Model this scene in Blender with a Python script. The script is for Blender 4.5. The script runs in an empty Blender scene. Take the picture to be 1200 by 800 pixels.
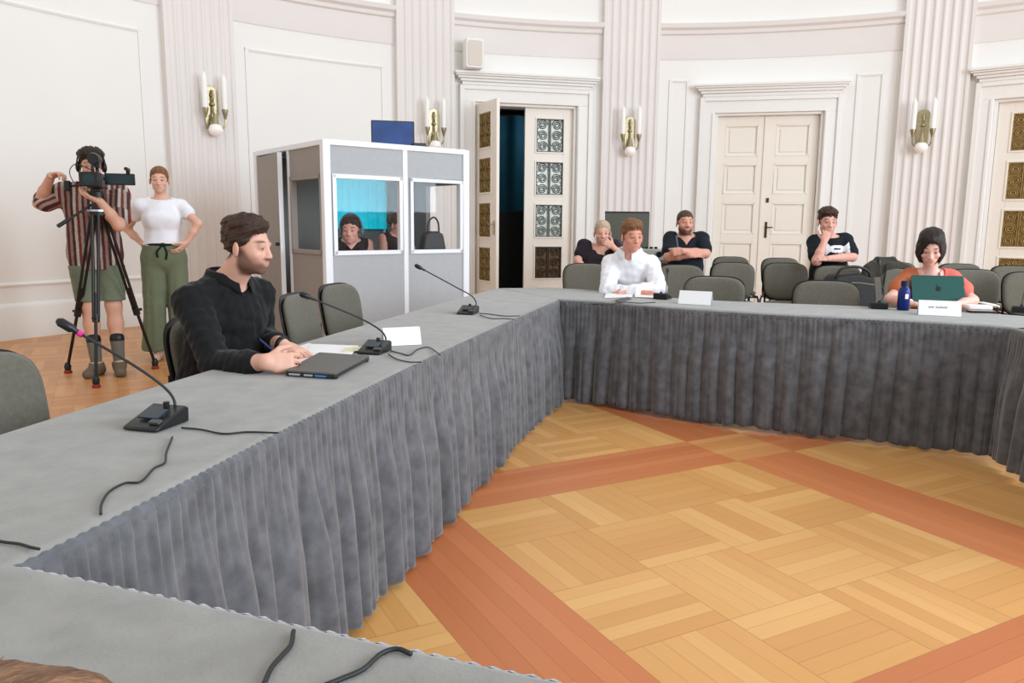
import bpy, math, random
import numpy as np
from mathutils import Vector, Matrix

# ------------------------------------------------------------------ camera, world, light, exposure
SC = bpy.context.scene
COL = SC.collection
EYE = 1.27
FOC = 900.0                                   # pixels, for a 1200 x 800 frame
PITCH = math.radians(8.7); ROLL = math.radians(0.5)
fw = np.array([0, math.cos(PITCH), -math.sin(PITCH)])
_r0 = np.array([1.0, 0, 0]); _u0 = np.cross(_r0, fw)
rt = _r0*math.cos(ROLL) + _u0*math.sin(ROLL)
up = -_r0*math.sin(ROLL) + _u0*math.cos(ROLL)
cd = bpy.data.cameras.new('camera'); cam = bpy.data.objects.new('camera', cd); COL.objects.link(cam)
cd.sensor_width = 36; cd.lens = 36*FOC/1200; cd.clip_start = 0.02
cam.matrix_world = Matrix(((rt[0], up[0], -fw[0], 0), (rt[1], up[1], -fw[1], 0), (rt[2], up[2], -fw[2], EYE), (0, 0, 0, 1)))
SC.camera = cam

w = bpy.data.worlds.new('world'); SC.world = w; w.use_nodes = True
w.node_tree.nodes['Background'].inputs[0].default_value = (1.0, 0.974, 0.945, 1)
w.node_tree.nodes['Background'].inputs[1].default_value = 0.92

def area(name, loc, target, sx, sy, power, col):
    l = bpy.data.lights.new(name, 'AREA'); l.shape = 'RECTANGLE'; l.size = sx; l.size_y = sy
    l.energy = power; l.color = col
    o = bpy.data.objects.new(name, l); COL.objects.link(o); o.location = loc
    o.rotation_euler = (Vector(target)-Vector(loc)).to_track_quat('-Z', 'Y').to_euler()
    return o
# tall windows of the hall, to the right of the photographer
area('window_daylight', (9.6, 2.2, 3.6), (-1.0, 5.2, 1.6), 3.0, 4.2, 620, (0.76, 0.88, 1.0))
area('window_daylight', (7.0, -3.4, 3.6), (-1.0, 4.6, 1.4), 3.0, 4.2, 520, (0.78, 0.89, 1.0))
SC.view_settings.view_transform = 'Standard'; SC.view_settings.look = 'None'
SC.view_settings.gamma = 1.0; SC.view_settings.use_curve_mapping = False
SC.view_settings.exposure = 0.0

# ------------------------------------------------------------------ helpers
def at(px, py, z=None, y=None):
    """point of the place seen at a pixel of the 1200x800 photograph, on height z or at depth y"""
    d = fw + rt*(px-600)/FOC + up*(400-py)/FOC
    t = (z-EYE)/d[2] if z is not None else y/d[1]
    p = d*t; p[2] += EYE
    return p
def V(*a): return np.array(a, float)
def unit(v):
    v = np.asarray(v, float); return v/ (np.linalg.norm(v)+1e-12)

def lin(c):
    if isinstance(c, str):
        c = [int(c[i:i+2], 16)/255 for i in (0, 2, 4)]
    return tuple((x/12.92 if x <= 0.04045 else ((x+0.055)/1.055)**2.4) for x in c)

MATS = {}
def mat(name, col, rough=0.6, metal=0.0, noise=0.0, nscale=8.0, bump=0.0, bscale=60.0, sheen=0.0, spec=0.4, attr=None, trans=0.0, emit=None, coat=0.0, detail=3.0):
    if name in MATS: return MATS[name]
    m = bpy.data.materials.new(name); m.use_nodes = True
    nt = m.node_tree; b = nt.nodes['Principled BSDF']
    c = lin(col)
    b.inputs['Base Color'].default_value = (*c, 1)
    b.inputs['Roughness'].default_value = rough; b.inputs['Metallic'].default_value = metal
    b.inputs['Specular IOR Level'].default_value = spec
    if sheen: b.inputs['Sheen Weight'].default_value = sheen; b.inputs['Sheen Roughness'].default_value = 0.4
    if coat: b.inputs['Coat Weight'].default_value = coat; b.inputs['Coat Roughness'].default_value = 0.15
    if trans: b.inputs['Transmission Weight'].default_value = trans; b.inputs['IOR'].default_value = 1.45
    if emit: b.inputs['Emission Color'].default_value = (*lin(emit[0]), 1); b.inputs['Emission Strength'].default_value = emit[1]
    tc = nt.nodes.new('ShaderNodeTexCoord')
    src = None
    if attr:
        a = nt.nodes.new('ShaderNodeVertexColor'); a.layer_name = attr; src = a.outputs['Color']
        nt.links.new(src, b.inputs['Base Color'])
    if noise:
        n = nt.nodes.new('ShaderNodeTexNoise'); n.inputs['Scale'].default_value = nscale; n.inputs['Detail'].default_value = detail
        nt.links.new(tc.outputs['Object'], n.inputs['Vector'])
        mr = nt.nodes.new('ShaderNodeMapRange'); mr.inputs['From Min'].default_value = 0.3; mr.inputs['From Max'].default_value = 0.7
        mr.inputs['To Min'].default_value = 1-noise; mr.inputs['To Max'].default_value = 1+noise
        nt.links.new(n.outputs['Fac'], mr.inputs['Value'])
        mx = nt.nodes.new('ShaderNodeVectorMath'); mx.operation = 'SCALE'
        if src: nt.links.new(src, mx.inputs[0])
        else: mx.inputs[0].default_value = c
        nt.links.new(mr.outputs[0], mx.inputs['Scale'])
        nt.links.new(mx.outputs[0], b.inputs['Base Color'])
    if bump:
        n2 = nt.nodes.new('ShaderNodeTexNoise'); n2.inputs['Scale'].default_value = bscale; n2.inputs['Detail'].default_value = 4
        nt.links.new(tc.outputs['Object'], n2.inputs['Vector'])
        bp = nt.nodes.new('ShaderNodeBump'); bp.inputs['Strength'].default_value = bump; bp.inputs['Distance'].default_value = 0.01
        nt.links.new(n2.outputs['Fac'], bp.inputs['Height']); nt.links.new(bp.outputs[0], b.inputs['Normal'])
    MATS[name] = m
    return m

def glass(name, col=(1, 1, 1), rough=0.02, mix=0.012):
    """thin clear pane: mostly see-through with a surface reflection"""
    if name in MATS: return MATS[name]
    m = bpy.data.materials.new(name); m.use_nodes = True; nt = m.node_tree
    for n in list(nt.nodes):
        if n.type != 'OUTPUT_MATERIAL': nt.nodes.remove(n)
    out = nt.nodes['Material Output']
    t = nt.nodes.new('ShaderNodeBsdfTransparent'); t.inputs[0].default_value = (*lin(col), 1)
    g = nt.nodes.new('ShaderNodeBsdfGlossy'); g.inputs['Roughness'].default_value = rough
    x = nt.nodes.new('ShaderNodeMixShader'); x.inputs[0].default_value = mix
    nt.links.new(t.outputs[0], x.inputs[1]); nt.links.new(g.outputs[0], x.inputs[2]); nt.links.new(x.outputs[0], out.inputs[0])
    MATS[name] = m; return m

class MB:
    """collects shapes; build() links them as one mesh object"""
    def __init__(s): s.v = []; s.f = []
    def add(s, vs, fs):
        k = len(s.v); s.v += [tuple(float(c) for c in p) for p in vs]; s.f += [tuple(i+k for i in f) for f in fs]; return s
    def box(s, c, d, rz=0.0, rot=None):
        R = rot if rot is not None else Matrix.Rotation(rz, 3, 'Z')
        vs = []
        for i in (-1, 1):
            for j in (-1, 1):
                for k in (-1, 1):
                    vs.append(Vector(c) + R @ Vector((i*d[0]/2, j*d[1]/2, k*d[2]/2)))
        return s.add(vs, [(0, 1, 3, 2), (4, 6, 7, 5), (0, 4, 5, 1), (2, 3, 7, 6), (0, 2, 6, 4), (1, 5, 7, 3)])
    def tube(s, pts, r, n=8, caps=True):
        pts = [Vector(p) for p in pts]; rs = r if isinstance(r, (list, tuple)) else [r]*len(pts)
        N = len(pts); k = []
        t0 = (pts[1]-pts[0]).normalized(); a = t0.orthogonal().normalized()
        vs = []
        for i, p in enumerate(pts):
            t = (pts[min(i+1, N-1)]-pts[max(i-1, 0)])
            t = t.normalized() if t.length > 1e-9 else t0
            a = (a - t*a.dot(t)); a = a.normalized() if a.length > 1e-6 else t.orthogonal().normalized()
            b = t.cross(a)
            for j in range(n):
                an = 2*math.pi*j/n; vs.append(p + (a*math.cos(an)+b*math.sin(an))*rs[i])
        fs = []
        for i in range(N-1):
            for j in range(n):
                fs.append((i*n+j, i*n+(j+1) % n, (i+1)*n+(j+1) % n, (i+1)*n+j))
        if caps: fs += [tuple(range(n))[::-1], tuple((N-1)*n+j for j in range(n))]
        return s.add(vs, fs)
    def lathe(s, prof, c=(0, 0, 0), n=20, rot=None):
        R = rot if rot is not None else Matrix.Identity(3); vs = []; fs = []
        for (r, z) in prof:
            for j in range(n):
                an = 2*math.pi*j/n; vs.append(Vector(c) + R @ Vector((r*math.cos(an), r*math.sin(an), z)))
        for i in range(len(prof)-1):
            for j in range(n): fs.append((i*n+j, i*n+(j+1) % n, (i+1)*n+(j+1) % n, (i+1)*n+j))
        fs += [tuple(range(n))[::-1], tuple((len(prof)-1)*n+j for j in range(n))]
        return s.add(vs, fs)
    def prism(s, out, M, d):
        """outline (x, y) pushed along z by d (0..d), placed by matrix M (4x4)"""
        n = len(out); vs = [M @ Vector((x, y, 0)) for x, y in out] + [M @ Vector((x, y, d)) for x, y in out]
        fs = [tuple(range(n))[::-1], tuple(range(n, 2*n))] + [(i, (i+1) % n, n+(i+1) % n, n+i) for i in range(n)]
        return s.add(vs, fs)
    def ball(s, c, r, n=14, m=9):
        r = r if isinstance(r, (tuple, list)) else (r, r, r); vs = []; fs = []
        for i in range(m+1):
            th = math.pi*i/m
            for j in range(n):
                ph = 2*math.pi*j/n
                vs.append((c[0]+r[0]*math.sin(th)*math.cos(ph), c[1]+r[1]*math.sin(th)*math.sin(ph), c[2]+r[2]*math.cos(th)))
        for i in range(m):
            for j in range(n): fs.append((i*n+j, (i+1)*n+j, (i+1)*n+(j+1) % n, i*n+(j+1) % n))
        return s.add(vs, fs)
    def grid(s, rows, closed=False):
        n = len(rows[0]); vs = [p for r in rows for p in r]; fs = []
        for i in range(len(rows)-1):
            for j in range(n if closed else n-1):
                fs.append((i*n+j, i*n+(j+1) % n, (i+1)*n+(j+1) % n, (i+1)*n+j))
        return s.add(vs, fs)
    def build(s, name, m, parent=None, smooth=False, bevel=0.0, seg=2, kind=None, weld=False, auto=None):
        me = bpy.data.meshes.new(name); me.from_pydata(s.v, [], s.f); me.update()
        if weld or bevel:
            import bmesh
            bm = bmesh.new(); bm.from_mesh(me); bmesh.ops.remove_doubles(bm, verts=bm.verts, dist=1e-5)
            bmesh.ops.recalc_face_normals(bm, faces=bm.faces); bm.to_mesh(me); bm.free()
        if m is not None: me.materials.append(m)
        o = bpy.data.objects.new(name, me); COL.objects.link(o)
        if parent is not None: o.parent = parent
        if smooth: me.polygons.foreach_set('use_smooth', [True]*len(me.polygons))
        if auto is not None:
            me.polygons.foreach_set('use_smooth', [True]*len(me.polygons)); me.set_sharp_from_angle(angle=math.radians(auto))
        if bevel:
            b = o.modifiers.new('bevel', 'BEVEL'); b.width = bevel; b.segments = seg; b.limit_method = 'ANGLE'; b.angle_limit = math.radians(40)
            me.polygons.foreach_set('use_smooth', [True]*len(me.polygons))
            me.set_sharp_from_angle(angle=math.radians(40))
        if kind: o['kind'] = kind
        return o

def tag(o, label=None, cat=None, group=None, kind=None):
    if label: o['label'] = label
    if cat: o['category'] = cat
    if group: o['group'] = group
    if kind: o['kind'] = kind
    return o
def thing(name, label, cat, loc=(0, 0, 0), rz=0.0, group=None, kind=None):
    o = bpy.data.objects.new(name, None); COL.objects.link(o); o.location = loc; o.rotation_euler = (0, 0, rz)
    o.empty_display_size = 0.1
    return tag(o, label, cat, group, kind)
def dup(root, loc, rz, label=None, group=None):
    r = root.copy(); COL.objects.link(r); r.location = loc; r.rotation_euler = (0, 0, rz)
    if label: r['label'] = label
    if group: r['group'] = group
    for ch in list(root.children):
        c = ch.copy(); COL.objects.link(c); c.parent = r
        for g in ch.children:
            d = g.copy(); COL.objects.link(d); d.parent = c
    return r
def smooth_path(pts, n=8):
    """Catmull-Rom through the points"""
    P = [np.array(p, float) for p in pts]; P = [2*P[0]-P[1]] + P + [2*P[-1]-P[-2]]; out = []
    for i in range(1, len(P)-2):
        for k in range(n):
            t = k/n
            out.append(0.5*((2*P[i]) + (-P[i-1]+P[i+1])*t + (2*P[i-1]-5*P[i]+4*P[i+1]-P[i+2])*t*t + (-P[i-1]+3*P[i]-3*P[i+1]+P[i+2])*t**3))
    out.append(P[-2]); return out
def rrect(w, h, r, n=5, cx=0, cy=0):
    out = []
    for qx, qy, a0 in ((1, 1, 0), (-1, 1, 90), (-1, -1, 180), (1, -1, 270)):
        for k in range(n+1):
            a = math.radians(a0+90*k/n); out.append((cx+qx*(w/2-r)+r*math.cos(a), cy+qy*(h/2-r)+r*math.sin(a)))
    return out
# ------------------------------------------------------------------ the rotunda
CX, CY, RR = 2.0, 4.1, 8.4
def A(phi, r, z):
    a = math.radians(phi); return (CX+r*math.sin(a), CY+r*math.cos(a), z)
def arange(a, b, st=0.6):
    n = max(1, int(math.ceil(abs(b-a)/st))); return [a+(b-a)*i/n for i in range(n+1)]
white = mat('wall_white_paint', (0.93, 0.925, 0.91), 0.55, noise=0.012, nscale=1.3)
pinkish = mat('wall_blush_paint', (0.895, 0.875, 0.86), 0.55, noise=0.015, nscale=1.5)
doorwhite = mat('door_cream_paint', (0.93, 0.905, 0.86), 0.38, noise=0.012, nscale=2.0)
brass = mat('aged_brass', (0.68, 0.635, 0.51), 0.36, 1.0, noise=0.12, nscale=30)
black = mat('black_plastic', (0.055, 0.06, 0.06), 0.4)
steel = mat('dark_steel', (0.12, 0.12, 0.12), 0.35, 0.8)

def arc_band(mb, p0, p1, prof, st=0.6):
    """closed profile of (inset from the wall, z) swept along the wall from p0 to p1"""
    rows = [[A(p, RR-i, z) for (i, z) in prof] for p in arange(p0, p1, st)]
    n = len(prof); k = len(mb.v)
    mb.grid(rows, closed=True)
    mb.f.append(tuple(k+j for j in range(n))); mb.f.append(tuple(k+(len(rows)-1)*n+j for j in range(n))[::-1])
    return mb
def box_prof(i0, i1, z0, z1): return [(i0, z0), (i1, z0), (i1, z1), (i0, z1)]

PHI0, PHI1, TOP = -112, 66, 6.4
D1 = (-18.05, -7.04, 3.09); D2 = (7.87, 18.78, 3.0); D3 = (33.95, 44.9, 3.03)
mb = MB()
seq = PHI0
for (a, b, t) in (D1, D2, D3):
    arc_band(mb, seq, a, box_prof(0, -0.28, 0, TOP)); arc_band(mb, a, b, box_prof(0, -0.28, t, TOP)); seq = b
arc_band(mb, seq, PHI1, box_prof(0, -0.28, 0, TOP))
wall = mb.build('wall_back', white, kind='structure', auto=30)
# floor: parquet of basket-weave blocks crossed by red bands
def floor_mat():
    m = bpy.data.materials.new('parquet'); m.use_nodes = True; nt = m.node_tree; N = nt.nodes; L = nt.links
    b = N['Principled BSDF']
    def math_(op, a, b_=None, c=None):
        n = N.new('ShaderNodeMath'); n.operation = op
        for i, x in enumerate((a, b_, c)):
            if x is None: continue
            if isinstance(x, (int, float)): n.inputs[i].default_value = x
            else: L.new(x, n.inputs[i])
        return n.outputs[0]
    tc = N.new('ShaderNodeTexCoord'); mp = N.new('ShaderNodeMapping'); mp.vector_type = 'TEXTURE'
    mp.inputs['Location'].default_value = (-0.25, 3.26, 0); mp.inputs['Rotation'].default_value = (0, 0, math.radians(28.0))
    L.new(tc.outputs['Object'], mp.inputs['Vector'])
    sx = N.new('ShaderNodeSeparateXYZ'); L.new(mp.outputs[0], sx.inputs[0])
    B = 0.422
    u = math_('DIVIDE', sx.outputs[0], B); v = math_('DIVIDE', sx.outputs[1], B)
    cu = math_('FLOOR', u); cv = math_('FLOOR', v)
    fu = math_('SUBTRACT', u, cu); fv = math_('SUBTRACT', v, cv)
    par = math_('FLOORED_MODULO', math_('ADD', cu, cv), 2.0)
    bu = math_('COMPARE', math_('FLOORED_MODULO', cu, 5.0), 4.0, 0.1)       # band running along v
    bv = math_('COMPARE', math_('FLOORED_MODULO', cv, 5.0), 0.0, 0.1)       # band running along u
    # bands belong to the middle of the hall only
    pos = N.new('ShaderNodeSeparateXYZ'); L.new(tc.outputs['Object'], pos.inputs[0])
    dx = math_('SUBTRACT', pos.outputs[0], 1.5); dy = math_('SUBTRACT', pos.outputs[1], 3.0)
    rr = math_('SQRT', math_('ADD', math_('MULTIPLY', dx, dx), math_('MULTIPLY', dy, dy)))
    mid = math_('LESS_THAN', rr, 2.95)
    band = math_('MULTIPLY', math_('MAXIMUM', bu, bv), mid)
    cross = math_('MULTIPLY', math_('MULTIPLY', bu, bv), mid)
    # strip direction: 1 = strips run along u
    run = math_('ADD', math_('MULTIPLY', par, math_('SUBTRACT', 1.0, band)), math_('MULTIPLY', band, bv))
    across = math_('ADD', math_('MULTIPLY', run, fv), math_('MULTIPLY', math_('SUBTRACT', 1.0, run), fu))
    al = math_('ADD', math_('MULTIPLY', run, sx.outputs[0]), math_('MULTIPLY', math_('SUBTRACT', 1.0, run), sx.outputs[1]))
    st = math_('FLOOR', math_('MULTIPLY', across, 6.0)); fs = math_('FRACT', math_('MULTIPLY', across, 6.0))
    cmb = N.new('ShaderNodeCombineXYZ'); L.new(math_('MULTIPLY', cu, math_('SUBTRACT', 1.0, math_('MULTIPLY', band, run))), cmb.inputs[0]); L.new(math_('MULTIPLY', cv, math_('SUBTRACT', 1.0, math_('MULTIPLY', band, math_('SUBTRACT', 1.0, run)))), cmb.inputs[1]); L.new(st, cmb.inputs[2])
    wn = N.new('ShaderNodeTexWhiteNoise'); wn.noise_dimensions = '3D'; L.new(cmb.outputs[0], wn.inputs['Vector'])
    # grain stretched along the strip
    cg = N.new('ShaderNodeCombineXYZ')
    L.new(math_('MULTIPLY', al, 2.5), cg.inputs[0]); L.new(math_('MULTIPLY', across, 22.0), cg.inputs[1]); L.new(math_('MULTIPLY', wn.outputs['Value'], 37.0), cg.inputs[2])
    gr = N.new('ShaderNodeTexNoise'); gr.inputs['Scale'].default_value = 1.6; gr.inputs['Detail'].default_value = 5; L.new(cg.outputs[0], gr.inputs['Vector'])
    val = math_('ADD', math_('MULTIPLY', wn.outputs['Value'], 0.72), math_('MULTIPLY', gr.outputs['Fac'], 0.32))
    def ramp(a, mid_, c):
        r = N.new('ShaderNodeValToRGB'); r.color_ramp.elements[0].color = (*lin(a), 1); r.color_ramp.elements[1].color = (*lin(c), 1)
        e = r.color_ramp.elements.new(0.55); e.color = (*lin(mid_), 1); L.new(val, r.inputs[0]); return r.outputs[0]
    yel = ramp((0.80, 0.57, 0.32), (0.845, 0.625, 0.365), (0.89, 0.695, 0.435)); red = ramp((0.735, 0.425, 0.245), (0.785, 0.47, 0.28), (0.825, 0.52, 0.32))
    def mix(f, a, c):
        x = N.new('ShaderNodeMix'); x.data_type = 'RGBA'
        if isinstance(f, (int, float)): x.inputs[0].default_value = f
        else: L.new(f, x.inputs[0])
        for i, q in ((6, a), (7, c)):
            if isinstance(q, tuple): x.inputs[i].default_value = (*lin(q), 1)
            else: L.new(q, x.inputs[i])
        return x.outputs[2]
    outer = ramp((0.72, 0.49, 0.30), (0.79, 0.56, 0.35), (0.85, 0.63, 0.41))
    far = math_('GREATER_THAN', rr, 3.4)
    yel2 = mix(far, yel, outer)
    colr = mix(math_('SUBTRACT', band, math_('MULTIPLY', cross, 0.55)), yel2, red)
    # fine seams
    e1 = math_('MINIMUM', fs, math_('SUBTRACT', 1.0, fs)); e2 = math_('MINIMUM', math_('MINIMUM', fu, math_('SUBTRACT', 1.0, fu)), math_('MINIMUM', fv, math_('SUBTRACT', 1.0, fv)))
    seam = math_('MAXIMUM', math_('MULTIPLY', math_('LESS_THAN', e1, 0.022), 0.45), math_('MULTIPLY', math_('MULTIPLY', math_('LESS_THAN', e2, 0.004), 0.7), math_('SUBTRACT', 1.0, band)))
    colr = mix(math_('MULTIPLY', seam, 0.6), colr, (0.42, 0.24, 0.10))
    L.new(colr, b.inputs['Base Color'])
    b.inputs['Roughness'].default_value = 0.36; b.inputs['Specular IOR Level'].default_value = 0.38
    return m
mb = MB()
rows = [[(CX+r*math.sin(2*math.pi*j/72), CY+r*math.cos(2*math.pi*j/72), 0.0) for j in range(72)] for r in (0.01, 3, 6, RR+0.05)]
mb.grid(rows, closed=True); mb.f.append(tuple(range(72)))
mb.build('floor', floor_mat(), kind='structure')

# pilasters with flutes
def pilaster(n, ph):
    hw = 3.02; mbp = MB(); prof = []
    nf = 7; steps = 112
    for i in range(steps+1):
        t = -hw+2*hw*i/steps
        q = (t/hw*0.93+0.93)/1.86 if abs(t) < 0.93*hw else -1
        d = 0.0
        x = (t+0.93*hw)/(1.86*hw)
        if 0 < x < 1:
            c = (x*nf) % 1.0; k = abs(c-0.5)/0.36
            if k < 1: d = 0.020*math.sqrt(1-k*k)
        prof.append((ph+t, RR-0.11+d))
    vs = []; 
    for z in (0.0, TOP):
        vs += [A(p, r, z) for p, r in prof]
        vs += [A(ph+hw, RR+0.02, z), A(ph-hw, RR+0.02, z)]
    m = len(prof)+2
    mbp.add(vs, [tuple(range(m))[::-1], tuple(range(m, 2*m))]+[(i, (i+1) % m, m+(i+1) % m, m+i) for i in range(m)])
    o = mbp.build('trim_%d' % n, pinkish, kind='structure', auto=50)
    b2 = MB(); arc_band(b2, ph-hw-0.25, ph+hw+0.25, [(0.0, 0.0), (0.15, 0.0), (0.15, 0.30), (0.13, 0.36), (0.0, 0.36)])
    b2.build('plinth', white, o, auto=40)
PIL = (-45.25, -23.4, -1.3, 28.7)
for n, ph in enumerate((-89, -67.2)+PIL+(50.6,)): pilaster(n+1, ph)

# frieze band and cornice between pilasters
mb = MB()
edges = [PHI0] + [x for p in (-89, -67.2)+PIL+(50.6,) for x in (p-3.0, p+3.0)] + [PHI1]
for a, b in zip(edges[0::2], edges[1::2]):
    arc_band(mb, a, b, [(0, 3.815), (0.012, 3.815), (0.018, 3.84), (0.018, 4.17), (0.05, 4.19), (0.055, 4.24), (0.10, 4.27), (0.115, 4.33), (0.0, 4.36)])
mb.build('trim_8', pinkish, kind='structure', auto=35)
# baseboard, in the bays between pilasters and doors
mb = MB()
for a, b in ((PHI0, -92.1), (-85.9, -70.3), (-64.1, -48.3), (-42.2, -26.5), (-20.3, -19.75), (-5.2, -4.4), (1.8, 6.2), (20.6, 25.6), (31.8, 32.2), (46.6, 47.4), (53.7, PHI1)):
    arc_band(mb, a, b, [(0, 0), (0.05, 0), (0.05, 0.31), (0.042, 0.33), (0.042, 0.345), (0.026, 0.37), (0, 0.385)])
mb.build('baseboard_back', white, kind='structure', auto=40)
# raised panel mouldings
def panel_mould(mb, p0, p1, z0, z1, wd=0.045, h=0.022):
    dp = math.degrees(wd/RR)
    pr = lambda za, zb: [(0, za), (h*0.5, za), (h, (za+zb)/2), (h*0.4, zb), (0, zb)]
    arc_band(mb, p0, p1, pr(z1-wd, z1)); arc_band(mb, p0, p1, pr(z0, z0+wd))
    arc_band(mb, p0, p0+dp, box_prof(0, h*0.8, z0, z1), 5); arc_band(mb, p1-dp, p1, box_prof(0, h*0.8, z0, z1), 5)
mb = MB()
panel_mould(mb, -62.6, -49.8, 0.56, 3.51); panel_mould(mb, -41.0, -27.5, 0.56, 3.51); panel_mould(mb, -84, -71.6, 0.56, 3.51)
panel_mould(mb, 2.9, 5.05, 0.56, 3.52); panel_mould(mb, 21.7, 24.3, 0.56, 3.52)
mb.build('trim_9', white, kind='structure', auto=35)

# doors -------------------------------------------------------------------
def chord(D):
    p = np.array(A(D[0], RR, 0)); q = np.array(A(D[1], RR, 0)); t = unit(q-p); n = np.array([t[1], -t[0], 0])   # n points into the room
    return p, q, t, n
def door(n, D, label_parts, leaf_maker, open_left=0.0, backing=True):
    p, q, t, nn = chord(D); W = np.linalg.norm(q-p); ang = math.atan2(t[1], t[0])
    root = thing('door_%d' % n, None, None, tuple((p+q)/2), ang, kind='structure')
    # local frame: x along the opening, -y into the room
    f = MB(); cw = 0.235; off = 0.075
    for s in (-1, 1):
        f.box((s*(W/2+cw/2), -0.02, D[2]/2), (cw, 0.13, D[2]))
        f.box((s*(W/2+cw-0.03), -0.09, (D[2]+cw)/2), (0.06, 0.05, D[2]+cw)); f.box((s*(W/2+0.03), -0.09, D[2]/2), (0.04, 0.02, D[2]))
        f.box((s*(W/2-0.02), 0.12, D[2]/2), (0.04, 0.30, D[2]))
    f.box((0, -0.02, D[2]+cw/2), (W+2*cw, 0.13, cw)); f.box((0, -0.09, D[2]+cw-0.03), (W+2*cw-0.12, 0.05, 0.06))
    f.box((0, 0.12, D[2]-0.02), (W-0.08, 0.30, 0.04))
    f.build('door_frame', white, root, bevel=0.006)
    c = MB(); z0 = D[2]+cw
    for (za, zb, o, ex) in ((0, 0.05, 0.12, 0.0), (0.05, 0.09, 0.15, 0.03), (0.09, 0.125, 0.18, 0.07), (0.125, 0.15, 0.21, 0.10), (0.15, 0.185, 0.225, 0.115)):
        c.box((0, -o/2+0.05, z0+(za+zb)/2), (W+2*cw-0.06+2*ex, o+0.1, zb-za))
    c.build('cornice', white, root, bevel=0.008)
    return root, W
grillmat_bronze = mat('bronze_ironwork', (0.64, 0.55, 0.34), 0.45, 0.45, noise=0.15, nscale=20)
grillmat_dark = mat('dark_ironwork', (0.20, 0.23, 0.20), 0.45, 0.6)
pane_dim = mat('pane_painted_reflection', (0.84, 0.87, 0.84), 0.25, spec=0.6, noise=0.15, nscale=3)  # white reflection in the glass is put into the pane colour
pane_brown = mat('amber_glass_pane', (0.40, 0.27, 0.12), 0.35, noise=0.3, nscale=14)
pane_amber = mat('amber_glass_pane_pale', (0.55, 0.42, 0.22), 0.35, noise=0.2, nscale=14)
def grille_mesh(w, h):
    g = MB(); r = 0.0058
    for s in (-1, 1):
        g.box((s*w/2, 0, 0), (0.016, 0.016, h)); g.box((0, 0, s*h/2), (w, 0.016, 0.016))
    g.box((-0.012, 0, 0), (0.010, 0.014, h)); g.box((0.012, 0, 0), (0.010, 0.014, h))
    cell = h/3; R = min(w/4-0.012, cell/2-0.004)
    for cx in (-1, 1):
        for k in (-1, 0, 1):
            sg = cx*(1 if k % 2 == 0 else -1); pts = []
            for i in range(34):
                a = i/33*2*math.pi*2.4; rad = R*(1-0.80*i/33)
                pts.append((cx*(w/4+0.006)+sg*rad*math.cos(a), 0, k*cell+rad*math.sin(a)))
            g.tube(pts, r, 6)
            g.tube([(cx*(w/4+0.006)+cx*R*0.8, 0, k*cell-R*0.55), (cx*w/2, 0, k*cell-cell/2)], r*0.8, 5)
            g.tube([(cx*(w/4+0.006)+cx*R*0.8, 0, k*cell+R*0.55), (cx*w/2, 0, k*cell+cell/2)], r*0.8, 5)
    return g
def leaf_grilled(root, x0, x1, H, mg, panes, hinge=None, ang=0.0, th=0.05):
    """door leaf with four ironwork panes; hinge = local x of hinge if it swings into the room"""
    w_ = x1-x0; f = MB(); rail = 0.135
    tops = [H-0.16-0.66*k for k in range(4)]; ph = 0.50; pw = w_-2*0.185
    zc = [z-ph/2 for z in tops]
    f.box((-w_/2+0.0925, 0, H/2), (0.185, th, H)); f.box((w_/2-0.0925, 0, H/2), (0.185, th, H))
    prev = H
    for z in tops:
        f.box((0, 0, (prev+z)/2), (pw, th, prev-z)); prev = z-ph
    f.box((0, 0, prev/2), (pw, th, prev))
    f.box((0, -0.03, prev/2-0.02), (pw-0.06, 0.02, max(0.1, prev-0.22)))
    for z in zc:
        for s in (-1, 1):
            f.box((s*(pw/2+0.012), -0.028, z), (0.024, 0.02, ph+0.05)); f.box((0, -0.028, z+s*(ph/2+0.012)), (pw, 0.02, 0.024))
    lf = f.build('door_leaf', doorwhite, root, bevel=0.004)
    c = Vector(((x0+x1)/2, 0.07, 0.012))
    if hinge is None: lf.location = c
    else:
        d = (x1-x0)/2 if hinge < (x0+x1)/2 else -(x1-x0)/2
        lf.location = Vector((hinge, 0.02, 0.012)) + Matrix.Rotation(ang, 3, 'Z') @ Vector((d, 0, 0)); lf.rotation_euler = (0, 0, ang)
    for z, pm in zip(zc, panes):
        MB().box((0, 0.01, z), (pw, 0.012, ph)).build('glass_pane', pm, lf)
        g = grille_mesh(pw-0.01, ph-0.01); g.v = [(x, y-0.018, zz+z) for x, y, zz in g.v]; g.build('grille', mg, lf, auto=40)
    return lf
# door 1: left leaf swung into the room, right leaf shut
d1, W1 = door(1, D1, None, None)
leaf_grilled(d1, 0.0, W1/2, D1[2]-0.05, grillmat_dark, (pane_dim, pane_dim, pane_dim, pane_brown))
l1 = leaf_grilled(d1, -W1/2+0.02, 0.0, D1[2]-0.05, grillmat_bronze, (pane_brown,)*4, hinge=-W1/2+0.03, ang=math.radians(-76))
hb = MB(); hb.box((0.33, -0.035, 1.2), (0.035, 0.012, 0.2)); hb.tube([(0.33, -0.03, 1.25), (0.33, -0.08, 1.25), (0.24, -0.085, 1.25)], 0.009, 8); hb.build('door_handle', brass, l1)
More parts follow.
